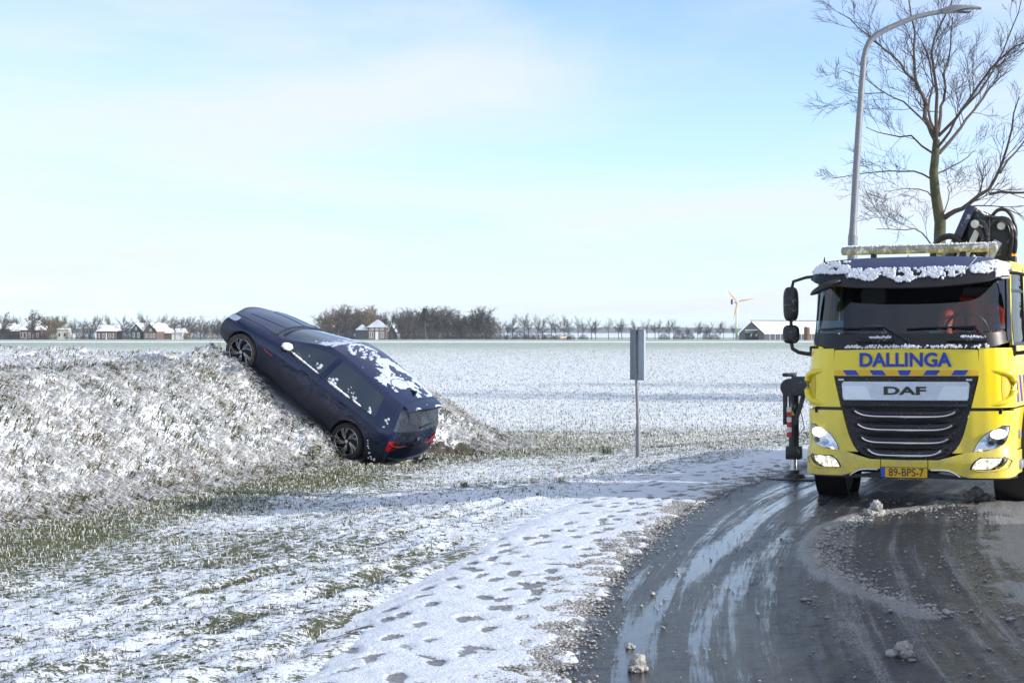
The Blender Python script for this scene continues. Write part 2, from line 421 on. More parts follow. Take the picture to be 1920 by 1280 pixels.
class NT:
    """tiny node builder"""
    def __init__(s, name):
        s.m = bpy.data.materials.new(name); s.t = nt(s.m); s.b = s.t.nodes['Principled BSDF']; s.tc = s.t.nodes.new('ShaderNodeTexCoord')
    def n(s, t, **kw):
        q = s.t.nodes.new(t)
        for k, v in kw.items(): setattr(q, k, v)
        return q
    def l(s, a, b): s.t.links.new(a, b)
    def attr(s, nm): q = s.n('ShaderNodeAttribute'); q.attribute_name = nm; return q.outputs['Fac']
    def noise(s, sc, det=5, ro=.55, vec=None, scl=None):
        q = s.n('ShaderNodeTexNoise'); q.inputs['Scale'].default_value = sc; q.inputs['Detail'].default_value = det; q.inputs['Roughness'].default_value = ro
        v = vec or s.tc.outputs['Object']
        if scl:
            mpn = s.n('ShaderNodeMapping'); mpn.inputs['Scale'].default_value = scl; s.l(v, mpn.inputs[0]); v = mpn.outputs[0]
        s.l(v, q.inputs['Vector']); return q.outputs[0]
    def math(s, op, a, b=0., c=0., clamp=False):
        q = s.n('ShaderNodeMath', operation=op, use_clamp=clamp)
        for i, v in enumerate((a, b, c)):
            if isinstance(v, (int, float)): q.inputs[i].default_value = v
            else: s.l(v, q.inputs[i])
        return q.outputs[0]
    def step(s, v, a, b, lo=0., hi=1.):
        q = s.n('ShaderNodeMapRange', interpolation_type='SMOOTHSTEP')
        for i, w in zip((1, 2, 3, 4), (a, b, lo, hi)): q.inputs[i].default_value = w
        s.l(v, q.inputs[0]); return q.outputs[0]
    def mix(s, f, a, b):
        q = s.n('ShaderNodeMix', data_type='RGBA')
        for k, v in (('Factor', f), ('A', a), ('B', b)):
            if isinstance(v, (int, float)): q.inputs[k].default_value = v
            elif isinstance(v, tuple): q.inputs[k].default_value = (*v, 1)
            else: s.l(v, q.inputs[k])
        return q.outputs['Result']
    def bump(s, h, st=.5, dist=.02, nrm=None):
        q = s.n('ShaderNodeBump'); q.inputs['Strength'].default_value = st; q.inputs['Distance'].default_value = dist
        s.l(h, q.inputs['Height'])
        if nrm is not None: s.l(nrm, q.inputs['Normal'])
        return q.outputs[0]

# snowy ground
g = NT('snowy ground')
sn = g.attr('snow'); so = g.attr('soil')
mid = g.noise(9, 6, .62); fin = g.noise(42, 5, .62)
cov = g.math('ADD', g.math('MULTIPLY', mid, .55), g.math('MULTIPLY', fin, .45))
inv = g.math('SUBTRACT', 1.0, sn)
mask = g.step(g.math('SUBTRACT', cov, g.math('ADD', g.math('MULTIPLY', inv, .42), .315)), -.035, .035)
grass_c = g.mix(g.noise(3, 4), (.050, .075, .022), (.11, .115, .045))
soil_c = g.mix(g.noise(14, 6), (.022, .017, .013), (.075, .06, .046))
gxyz = g.n('ShaderNodeSeparateXYZ'); g.l(g.tc.outputs['Object'], gxyz.inputs[0])
crop_c = g.mix(g.noise(.15, 4), (.17, .25, .11), (.24, .31, .17))          # young winter crop sown on the field
grass_c = g.mix(g.step(gxyz.outputs[1], 34, 60), grass_c, crop_c)
under = g.mix(so, grass_c, soil_c)
snow_c = g.mix(g.step(g.noise(2.2, 5), .35, .7), (.71, .77, .865), (.79, .83, .895))
g.l(g.mix(mask, under, snow_c), g.b.inputs['Base Color'])
g.l(g.mix(mask, (.75, .75, .75), (.6, .6, .6)), g.b.inputs['Roughness'])
hgt = g.math('ADD', g.math('MULTIPLY', mid, .7), g.math('ADD', g.math('MULTIPLY', fin, .35), g.math('MULTIPLY', mask, .25)))
g.l(g.bump(hgt, .8, .045), g.b.inputs['Normal'])
M['ground'] = g.m
tag(fast_mesh('ground', gv, gf, M['ground'], {'snow': GS, 'soil': GB}), 'snow-dusted grass verge, bank and flat winter field reaching the horizon', 'ground', kind='structure')

# ---------------------------------------------------------------- strips that follow the road
def strip(y0, y1, step, d0, d1, nd):
    """grid following the road; d = metres left of the left edge"""
    yy = np.arange(y0, y1, step); ex = np.interp(yy, _ey, _ex); c = np.interp(yy, _ey, _ec); s = np.interp(yy, _ey, _sl) * c
    dd = np.linspace(d0, d1, nd)
    X = ex[:, None] - dd[None, :] * c[:, None]; Y = yy[:, None] + dd[None, :] * s[:, None]
    L = np.cumsum(np.r_[0, np.hypot(np.diff(ex), np.diff(yy))])
    D = np.broadcast_to(dd[None, :], X.shape); S = np.broadcast_to(L[:, None], X.shape)
    a, b = X.shape; k = (np.arange(a - 1)[:, None] * b + np.arange(b - 1)[None, :]).ravel()
    return X, Y, D, S, np.stack([k, k + b, k + b + 1, k + 1], 1)

# snow-covered footpath with trodden footprints down to the wet paving
PX, PY, PD, PS, pf = strip(5.0, 34, .026, -.12, 1.62, 68)
n2 = fbm(PX * 6, PY * 6, 3); n3 = fbm(PX * 20, PY * 20, 5, 3)
bare = np.zeros(PX.shape)
prints = []
rr = np.random.default_rng(21)
for lane, ph, stp in ((.28, 7.5, .40), (.55, 7.8, .36), (.80, 7.4, .42), (1.05, 7.7, .38), (1.25, 9.0, .45), (.42, 12.2, .37), (.95, 13.0, .35)):
    yy = ph; q = 0
    while yy < 25:                              # people walking up and down the path
        if rr.random() < .82: prints.append((lane + .10 * math.sin(yy * .9 + lane * 9) + (.07 if q % 2 else -.07) + rr.normal(0, .025), yy, rr.uniform(.115, .15), rr.uniform(.045, .06), rr.normal(0, .16), rr.uniform(.45, 1)))
        yy += stp * rr.uniform(.85, 1.2); q += 1
for _ in range(40): prints.append((rr.uniform(.1, 1.3), rr.uniform(7.5, 25), rr.uniform(.08, .22), rr.uniform(.03, .06), rr.normal(0, .8), rr.uniform(.4, .8)))
for d_, y_, a_, b_, an, st_ in prints:
    ex_ = np.interp(y_, _ey, _ex); c_ = np.interp(y_, _ey, _ec); s_ = np.interp(y_, _ey, _sl) * c_
    x0, y0 = ex_ - d_ * c_, y_ + d_ * s_
    r0 = np.searchsorted(PY[:, 0], y0 - 1.2); r1 = np.searchsorted(PY[:, 0], y0 + 1.2)
    qx = PX[r0:r1] - x0; qy = PY[r0:r1] - y0; th = math.atan2(c_, s_) + an
    u = (qx * math.cos(th) + qy * math.sin(th)) / a_; w = (-qx * math.sin(th) + qy * math.cos(th)) / (b_ * (1 + .18 * np.sin(u * 2.2)))
    e = np.sqrt(u * u + w * w) + (n2[r0:r1] - .5) * .9
    bare[r0:r1] = np.maximum(bare[r0:r1], st_ * ss(1.12, .82, e))
edge_melt = ss(.30, -.02, PD + (n2 - .5) * .5)
bare = np.maximum(bare, edge_melt * .52)
PZ = .012 + (1 - bare) * (.018 + (n2 - .5) * .020 + (n3 - .5) * .012) + ss(1.1, 1.62, PD) * (-.06) - .07 * ss(.10, -.06, PD + (n2 - .5) * .55 + (n3 - .5) * .2) + (n3 - .5) * .006 * bare
p = NT('snowy paving')
ba = p.attr('bare'); pfn = p.noise(38, 5, .6); pm = p.step(p.math('ADD', ba, p.math('MULTIPLY', p.math('SUBTRACT', pfn, .5), 1.1)), .38, .60)
snow_p = p.mix(p.step(p.noise(3, 5), .35, .7), (.70, .765, .865), (.78, .825, .895))
wet = p.mix(p.noise(25, 5), (.15, .153, .16), (.29, .29, .295))
p.l(p.mix(pm, snow_p, wet), p.b.inputs['Base Color']); p.l(p.mix(pm, (.6, .6, .6), (.38, .38, .38)), p.b.inputs['Roughness'])
p.l(p.bump(p.math('ADD', p.math('MULTIPLY', pfn, .8), p.math('ADD', p.math('MULTIPLY', p.noise(140, 3), .4), p.math('MULTIPLY', p.noise(14, 4), .6))), .9, .03), p.b.inputs['Normal'])
M['path'] = p.m
tag(fast_mesh('path', np.stack([PX.ravel(), PY.ravel(), PZ.ravel()], 1), pf, M['path'], {'bare': bare}), 'snowy footpath beside the road, trodden full of footprints', 'path', kind='structure')

# wet slushy road
RX, RY, RD, RS, rf = strip(3.0, 80, .05, .16, -ROAD_W - .30, 92)
U = -RD                                    # metres across from the left edge
w1 = fbm(RS * .16, U * 9, 1, 4, .6); w2 = fbm(RS * .5, U * 22, 3, 3); bl = fbm(RX * 2.2, RY * 2.2, 5); bl2 = fbm(RX * 7, RY * 7, 7)
cen = .42 + .5 * ss(9, 21, RY) + .06 * np.sin(RS * .6)
film = np.exp(-((U - cen) / .13) ** 2) * 1.0 + .55 * np.exp(-((U - cen - .42) / .16) ** 2) + .55 * np.exp(-((U - cen + .30) / .10) ** 2) + .35 * np.exp(-((U - cen - .75) / .2) ** 2)
film = film + ss(19, 22, RY) * .5 * ss(1.8, .2, U)
film = np.clip((film + .12 * ss(1.9, .3, U)) * (.45 + .8 * ss(.34, .62, w1)) * (.7 + .5 * bl2), 0, 1.2)
right = ss(1.35, 1.75, U + (bl - .5) * .5)
slush = np.clip(right * (.26 + .34 * ss(.45, .7, w1)) * (.6 + .7 * bl2) + ss(.16, -.14, U + (bl2 - .5) * .5) + ss(ROAD_W - .45, ROAD_W + .05, U + (bl - .5) * .9), 0, 1)
# ridge pushed up in the bend by the truck's wheels
ARC = np.array([(4.6, 18.6), (3.55, 17.6), (2.95, 16.4), (2.55, 14.9), (2.42, 13.7), (2.5, 12.5), (2.75, 11.3)])
ad = rut_d(RX, RY, ARC); arc = np.exp(-((ad + (bl2 - .5) * .12) / .085) ** 2)
slush = np.clip(slush + arc * .8 + .10 * ss(.4, .7, w2), 0, 1)
film = film * (1 - np.clip(slush, 0, 1) * .8)
RZ = .0 + slush * (.004 + .022 * bl2) + arc * .02 * bl2 + (w1 - .5) * .012 * (1 - np.clip(film, 0, 1)) + (fbm(RX * 22, RY * 22, 2, 3) - .5) * .014 * (1 - .85 * np.clip(film, 0, 1)) - .03 * ss(.06, .16, RD)
r = NT('wet slushy asphalt')
fa = r.attr('film'); sa = r.attr('slush'); fn = r.noise(85, 6, .75); fn2 = r.noise(190, 3, .6); md = r.noise(7, 5, .6)
cv = r.n('ShaderNodeCombineXYZ'); r.l(r.attr('across'), cv.inputs[0]); r.l(r.attr('along'), cv.inputs[1])
tr1 = r.noise(1., 5, .65, cv.outputs[0], (16, .45, 1)); tr2 = r.noise(1., 4, .6, cv.outputs[0], (42, 1.3, 1))      # tyre streaks run with the road
trk = r.math('ADD', r.math('MULTIPLY', tr1, .6), r.math('MULTIPLY', tr2, .4))
fm = r.step(r.math('ADD', fa, r.math('ADD', r.math('MULTIPLY', r.math('SUBTRACT', fn, .5), 2.2), r.math('MULTIPLY', r.math('SUBTRACT', trk, .5), 2.4))), .46, .60)
sm = r.step(r.math('ADD', sa, r.math('ADD', r.math('MULTIPLY', r.math('SUBTRACT', fn, .5), 2.6), r.math('MULTIPLY', r.math('SUBTRACT', trk, .5), 1.5))), .52, .82)
asp = r.mix(fn2, (.010, .011, .014), (.028, .029, .033))
asp = r.mix(r.step(md, .4, .65), asp, (.034, .036, .042))
slc = r.mix(r.step(fn, .38, .62), (.16, .16, .162), (.50, .495, .49))
r.l(r.mix(sm, asp, slc), r.b.inputs['Base Color'])
ro = r.mix(fm, (.30, .30, .30), (.06, .06, .06)); ro = r.mix(sm, ro, (.36, .36, .36)); r.l(ro, r.b.inputs['Roughness'])
dry = r.math('SUBTRACT', 1.0, r.math('MULTIPLY', fm, .96))
hh = r.math('MULTIPLY', r.math('ADD', r.math('ADD', r.math('MULTIPLY', fn, .7), r.math('MULTIPLY', fn2, .35)), r.math('MULTIPLY', trk, .9)), dry)
r.b.inputs['Specular IOR Level'].default_value = .42
r.l(r.bump(hh, 1.0, .036), r.b.inputs['Normal'])
M['road'] = r.m
tag(fast_mesh('road', np.stack([RX.ravel(), RY.ravel(), RZ.ravel()], 1), rf, M['road'], {'film': film, 'slush': slush, 'across': U, 'along': RS}), 'narrow wet asphalt road bending right, streaked with slush and meltwater', 'road', kind='structure')
# ================================================================ grass (nobody could count it)
gm = NT('frosted grass blades')
gs_ = gm.attr('snow'); gt_ = gm.attr('tint')
c1 = gm.mix(gm.step(gt_, .0, .5), (.035, .055, .014), (.085, .105, .03)); c2 = gm.mix(gm.step(gt_, .5, 1.0), c1, (.26, .21, .10))
gcol = gm.mix(gs_, c2, (.90, .89, .875))
gdf = gm.n('ShaderNodeBsdfDiffuse'); gtr = gm.n('ShaderNodeBsdfTranslucent'); gmx = gm.n('ShaderNodeMixShader'); gmx.inputs[0].default_value = .28
gm.l(gcol, gdf.inputs[0]); gm.l(gcol, gtr.inputs[0]); gm.l(gdf.outputs[0], gmx.inputs[1]); gm.l(gtr.outputs[0], gmx.inputs[2])
gm.l(gmx.outputs[0], gm.t.nodes['Material Output'].inputs[0])
M['grass'] = gm.m

def blades(name, x, y, z, L, W, ang, lean, snow_b, snow_t, tint, label, wang=None):
    n = len(x); ux, uy = np.cos(ang), np.sin(ang)
    wa = ang + math.pi / 2 + RNG.normal(0, .5, n) if wang is None else wang
    wx, wy = np.cos(wa) * W / 2, np.sin(wa) * W / 2
    V = np.zeros((n, 5, 3))
    def lev(t_h, t_l): return x + ux * L * lean * t_l, y + uy * L * lean * t_l, z + L * t_h
    m = lev(.55 * (1 - .25 * lean), .35); t = lev((1 - .72 * np.clip(lean, 0, 1.2)), .95)
    V[:, 0] = np.stack([x - wx, y - wy, z - .02], 1); V[:, 1] = np.stack([x + wx, y + wy, z - .02], 1)
    V[:, 2] = np.stack([m[0] - wx * .85, m[1] - wy * .85, m[2]], 1); V[:, 3] = np.stack([m[0] + wx * .85, m[1] + wy * .85, m[2]], 1)
    V[:, 4] = np.stack(t, 1)
    k = np.arange(n)[:, None] * 5
    f = np.concatenate([k + np.array([[0, 1, 3]]), k + np.array([[0, 3, 2]]), k + np.array([[2, 3, 4]])])
    sn = np.zeros((n, 5)); sn[:, :2] = snow_b[:, None]; sn[:, 2:4] = (snow_b * .3 + snow_t * .7)[:, None]; sn[:, 4] = snow_t
    o = fast_mesh(name, V.reshape(-1, 3), f, M['grass'], {'snow': np.clip(sn, 0, 1), 'tint': np.repeat(tint, 5)}, smooth=False)
    return tag(o, label, 'grass', kind='stuff')

def not_in_car(x, y):
    zp = ground(x, y)[0]
    Lc = np.stack([x - CAR_LOC[0], y - CAR_LOC[1], zp - CAR_LOC[2]], -1) @ CARM
    return ~((Lc[:, 0] > -.95) & (Lc[:, 0] < 3.55) & (np.abs(Lc[:, 1]) < .84))

# long lodged grass on the bank, laden with snow
N = 260000
x = RNG.uniform(-13, .6, N); y = RNG.uniform(13.5, 42, N); td = toe_d(x, y)
vis = (td > -.25) & (td < 9) & (RNG.random(N) < np.where(td < 3.4, 1, .35)) & (x > -.34 * y - .6)
x, y, td = x[vis], y[vis], td[vis]
k = not_in_car(x, y); x, y, td = x[k], y[k], td[k]
z, s_, so_ = ground(x, y); n = len(x)
k = so_ < .4; x, y, td, z = x[k], y[k], td[k], z[k]; n = len(x)
e = .25; gx = (toe_d(x + e, y) - toe_d(x - e, y)); gy = (toe_d(x, y + e) - toe_d(x, y - e))
down = np.arctan2(-gy, -gx)
cl = fbm(x * 2.0, y * 2.0, 11); cl2 = fbm(x * 5.0 + 3, y * 5.0, 12); cl3 = fbm(x * .8 + 3, y * .8, 10)
ang = down + (cl2 - .5) * 3.2 + RNG.normal(0, .55, n)
laden = RNG.random(n) < np.clip(.76 + (.5 - cl) * 1.0 + (.5 - cl2) * 2.2, .06, .98)
L = RNG.uniform(.09, .20, n) * np.where(laden, .85, 1.0) * (1 + .45 * (RNG.random(n) < .03)) * np.where(td > 2.6, .75, 1)
W = np.where(laden, RNG.uniform(.026, .055, n), RNG.uniform(.012, .024, n))
lean = np.where(laden, RNG.uniform(.95, 1.3, n), RNG.uniform(.6, 1.2, n))
tint = np.clip(.66 + (cl3 - .45) * 1.1 + RNG.normal(0, .2, n), 0, 1)
sb = np.where(laden, RNG.uniform(.6, 1., n), 0.); st = np.where(laden, 1., np.where(RNG.random(n) < .12, .8, .03))
blades('bank_grass', x, y, z, L, W, ang, lean, sb, st, tint, 'long lodged grass weighed down by snow, covering the bank')

# taller weeds standing along the crest and round the wheels
N = 2600
x = RNG.uniform(-12, -1, N); y = RNG.uniform(16, 40, N); td = toe_d(x, y)
k = (((td > 2.2) & (td < 3.6) & (RNG.random(N) < .5)) | ((np.abs(x + 4.6) < 1.6) & (td > 2.2) & (td < 4.5))) & not_in_car(x, y)
x, y = x[k], y[k]; z = ground(x, y)[0]; n = len(x)
blades('crest_weeds', x, y, z, RNG.uniform(.14, .36, n), RNG.uniform(.006, .014, n), RNG.uniform(0, 6.3, n), RNG.uniform(.1, .7, n), np.zeros(n), RNG.choice([0., 0., .6], n), RNG.uniform(.2, 1, n), 'thin green and straw stems standing along the top of the bank')

# short grass of the verge: dense green strip at the foot of the bank, sparse elsewhere
N = 620000
x = RNG.uniform(-9, 9, N); y = 7.5 + 34 * RNG.random(N) ** 1.15; td = toe_d(x, y); d = left_d(x, y)
z, s_, so_ = ground(x, y)
strip_ = np.exp(-((td + 1.0) / .95) ** 2) * ss(8, 15, y)
clump = fbm(x * 1.6, y * 1.6, 13); clump2 = fbm(x * 6, y * 6, 14)
pr = .15 + .55 * strip_ + .9 * ss(.56, .72, clump) * ss(.42, .62, clump2) + .30 * ss(24, 34, y)
pr = np.clip(pr + .25 * so_, 0, 1)
k = (td < .1) & ((d > 1.5 + (clump2 - .5) * .5) | (d < -ROAD_W - .4)) & (RNG.random(N) < pr) & (np.abs(x) < .33 * y + .8) & not_in_car(x, y)
x, y, td, z, st0 = x[k], y[k], td[k], z[k], strip_[k]; cl = clump[k]; n = len(x)
laden = RNG.random(n) < np.where(st0 > .3, .38, .42)
L = RNG.uniform(.022, .06, n) * (1 + .35 * st0) * np.where(cl > .6, 1.25, 1)
W = np.where(laden, RNG.uniform(.004, .009, n), RNG.uniform(.003, .006, n)) * (.7 + y / 28)
blades('verge_grass', x, y, z, L, W, RNG.uniform(0, 6.3, n), RNG.uniform(.35, 1.25, n), np.where(laden, .5, 0), np.where(laden, 1., 0.), np.clip(RNG.normal(.5, .2, n), 0, 1), 'short green grass showing through thin snow on the verge')

# stubbly crop rows of the field, near part
N = 300000
y = 33 + 190 * RNG.random(N) ** 2.0; x = RNG.uniform(-1, 1, N) * (.31 * y + 2); td = toe_d(x, y); d = left_d(x, y)
row = np.abs(((x * .25 + y) / .55) % 1 - .5)
k = (td < -.3) & (d > 3) & (RNG.random(N) < .45 + .5 * (row < .22))
x, y = x[k], y[k]; z = ground(x, y)[0]; n = len(x)
laden = RNG.random(n) < .68
blades('field_grass', x, y, z, RNG.uniform(.04, .10, n), RNG.uniform(.012, .025, n) * (.5 + y / 70), RNG.uniform(0, 6.3, n), RNG.uniform(.2, 1.0, n), np.where(laden, .5, .1), np.where(laden, 1., .15), np.clip(RNG.normal(.48, .12, n), 0, 1), 'young green crop poking through the snow of the field')

# fallen leaves, clods and stalks lying on the near verge
def lumps(name, x, y, z, r, m, label, cat, squash=.6, sub=1, jitter=.35):
    bm = bmesh.new(); bmesh.ops.create_icosphere(bm, subdivisions=sub, radius=1.0)
    bv = np.array([v.co[:] for v in bm.verts]); bf = np.array([[v.index for v in f.verts] for f in bm.faces]); bm.free()
    n = len(x); rs = np.random.default_rng(len(x))
    sc = 1 + rs.normal(0, jitter * .6, (n, len(bv), 1)); an = rs.uniform(0, 6.3, n); asp_ = rs.uniform(.65, 1.4, n)
    V = bv[None] * np.clip(sc, .4, 1.8) * r[:, None, None]
    V[:, :, 0] *= asp_[:, None]; V[:, :, 2] *= squash
    c_, s_2 = np.cos(an)[:, None], np.sin(an)[:, None]
    X = V[:, :, 0] * c_ - V[:, :, 1] * s_2 + x[:, None]; Y = V[:, :, 0] * s_2 + V[:, :, 1] * c_ + y[:, None]; Z = V[:, :, 2] + (z + r * squash * .45)[:, None]
    f = (bf[None] + (np.arange(n) * len(bv))[:, None, None]).reshape(-1, 3)
    return tag(fast_mesh(name, np.stack([X, Y, Z], -1).reshape(-1, 3), f, m, smooth=True), label, cat, kind='stuff')
M['slush'] = mat('dirty slush', (.33, .32, .305), .32, var=.3, vscale=30, bump=.6, bscale=120)
M['clod'] = mat('dark clod', (.05, .042, .028), .9, var=.4, vscale=30)
N = 2600
x = RNG.uniform(-6, 2, N); y = 8 + 18 * RNG.random(N) ** 1.3; d = left_d(x, y); k = (d > 1.6) & (toe_d(x, y) < -1.2) & (fbm(x * 1.4, y * 1.4, 9) > .5); x, y = x[k], y[k]
lumps('clods', x, y, ground(x, y)[0], RNG.uniform(.006, .02, len(x)), M['clod'], 'small dark clods and dead leaves lying on the snowy verge', 'clods', .5)

# slush crumbs along both road edges, in the bend and strewn over the asphalt
def on_road(yv, u):
    ex = np.interp(yv, _ey, _ex); c = np.interp(yv, _ey, _ec); s = np.interp(yv, _ey, _sl) * c
    return ex + u * c, yv - u * s
N = 30000
yv = 7.5 + 17 * RNG.random(N) ** 1.4; u = np.where(RNG.random(N) < .8, RNG.normal(-.16, .13, N), ROAD_W + RNG.normal(.0, .3, N))
x, y = on_road(yv, u)
lumps('edge_slush', x, y, np.where(u < 0, .022, .006), np.clip(RNG.gamma(1.5, .0034, len(x)) + .002, 0, .014), M['slush'], 'brownish crumbled slush banked along the road edges', 'slush', .5)
t = RNG.random(5000) * (len(ARC) - 1); i0 = t.astype(int); ft = t - i0; p0 = ARC[i0] * (1 - ft)[:, None] + ARC[i0 + 1] * ft[:, None]
off = np.abs(RNG.normal(0, .14, len(t))); x = p0[:, 0] + off + RNG.normal(0, .03, len(t)); y = p0[:, 1] + RNG.normal(0, .05, len(t))
lumps('bend_slush', x, y, np.full(len(x), .008), RNG.gamma(1.5, .0036, len(x)) + .002, M['slush'], 'ridge of slush pushed up in a curve on the road before the truck', 'slush', .6)
N = 9000
yv = 7 + 14 * RNG.random(N) ** 1.4; u = RNG.uniform(.1, ROAD_W, N); k = RNG.random(N) < np.where(u > 1.5, .8, .22) * np.where(fbm(u * 2, yv * .8, 5) > .52, 1, .25); x, y = on_road(yv[k], u[k])
lumps('road_slush', x, y, np.full(len(x), .006), RNG.gamma(1.4, .0028, len(x)) + .0015, M['slush'], 'small slush crumbs strewn over the wet road', 'slush', .6)
# heaps big enough to pick out
def heap(px, py, r_, label, n=9, sd=1):
    D = CAM_H * F / (py - 622); X = at(px, D); rs = random.Random(sd)
    bm = bmesh.new()
    for q in range(n):
        a = rs.uniform(0, 6.28); dd = r_ * rs.uniform(0, .7); rad = r_ * rs.uniform(.28, .6) * (1 - .4 * dd / r_)
        mt = Matrix.Translation((dd * math.cos(a), dd * math.sin(a) * .7, rad * .55 + (r_ * .35 if dd < r_ * .3 else 0))) @ Matrix.Rotation(rs.uniform(0, 6), 4, 'Z') @ Matrix.Diagonal((1, .8, .75, 1))
        rt = bmesh.ops.create_icosphere(bm, subdivisions=3, radius=rad, matrix=mt)
        for v in rt['verts']: v.co += v.co.normalized() * (vnoise(np.array([v.co.x * 60 + 9]), np.array([v.co.z * 60 + v.co.y * 60]), 3)[0] - .5) * rad * .5
    me = bpy.data.meshes.new('slush_lump'); bm.to_mesh(me); bm.free(); me.materials.append(M['slush'])
    o = bpy.data.objects.new('slush_lump', me); COL.objects.link(o); o.location = (X, D, .0)
    return tag(o, label, 'slush lump')
heap(1197, 1258, .085, 'largest lump of dirty slush on the near left of the road', 12, 3)
heap(1182, 1216, .038, 'small flat slush lump just behind the largest one', 5, 5)
heap(1640, 968, .15, 'clump of slush on the road in front of the truck bumper', 14, 8)
heap(1830, 938, .16, 'slush heap between the front wheels of the truck', 12, 11)
heap(1690, 1232, .10, 'loose slush crumbs heaped at the near right of the road', 16, 13)
# ================================================================ wrecked car on the bank
cm = NT('dark blue car paint')
oz = cm.n('ShaderNodeSeparateXYZ'); cm.l(cm.tc.outputs['Object'], oz.inputs[0])
dn = cm.noise(9, 6, .65); dirtm = cm.math('MULTIPLY', cm.step(cm.math('ADD', oz.outputs[2], cm.math('MULTIPLY', dn, .45)), 1.02, .62), cm.step(cm.noise(34, 5, .7), .2, .75, .45, 1.))
cm.l(cm.mix(dirtm, (.003, .012, .055), (.011, .012, .015)), cm.b.inputs['Base Color'])
cm.l(cm.mix(dirtm, (.20, .20, .20), (.62, .62, .62)), cm.b.inputs['Roughness'])
cm.b.inputs['Metallic'].default_value = .25
cm.l(cm.math('MULTIPLY', cm.math('SUBTRACT', 1., dirtm), .85), cm.b.inputs['Coat Weight']); cm.b.inputs['Specular IOR Level'].default_value = .3; cm.b.inputs['Coat Roughness'].default_value = .06
M['car_paint'] = cm.m
M['car_glass'] = mat('dark car glass', (.022, .036, .055), .04, coat=1.)
M['car_black'] = mat('black car trim', (.012, .012, .014), .4)
M['tail_red'] = mat('red tail lamp', (.22, .003, .006), .12, coat=.6)
M['head_lens'] = mat('clear head lamp', (.55, .60, .70), .08, metal=.3, coat=1.)
M['rim_dark'] = mat('dark rim', (.012, .012, .014), .35, metal=.3)
M['rim_bright'] = mat('machined rim face', (.55, .56, .60), .25, metal=.9)
M['tyre_dusty'] = mat('muddy tyre', (.075, .062, .05), .9, var=.35, vscale=14)
M['thin_snow'] = mat('thin frost on paint', (.42, .48, .62), .7, var=.25, vscale=30, bump=.5, bscale=90)
M['badge'] = mat('silver badge', (.7, .72, .75), .2, metal=1.)
M['red_badge'] = mat('red side marker', (.6, .04, .05), .3)

car = empty('passenger_car', tuple(CAR_LOC))
car.rotation_euler = Matrix([list(r_) for r_ in CARM]).to_euler()
tag(car, 'dark blue hatchback stuck nose up on the snowy bank', 'car')

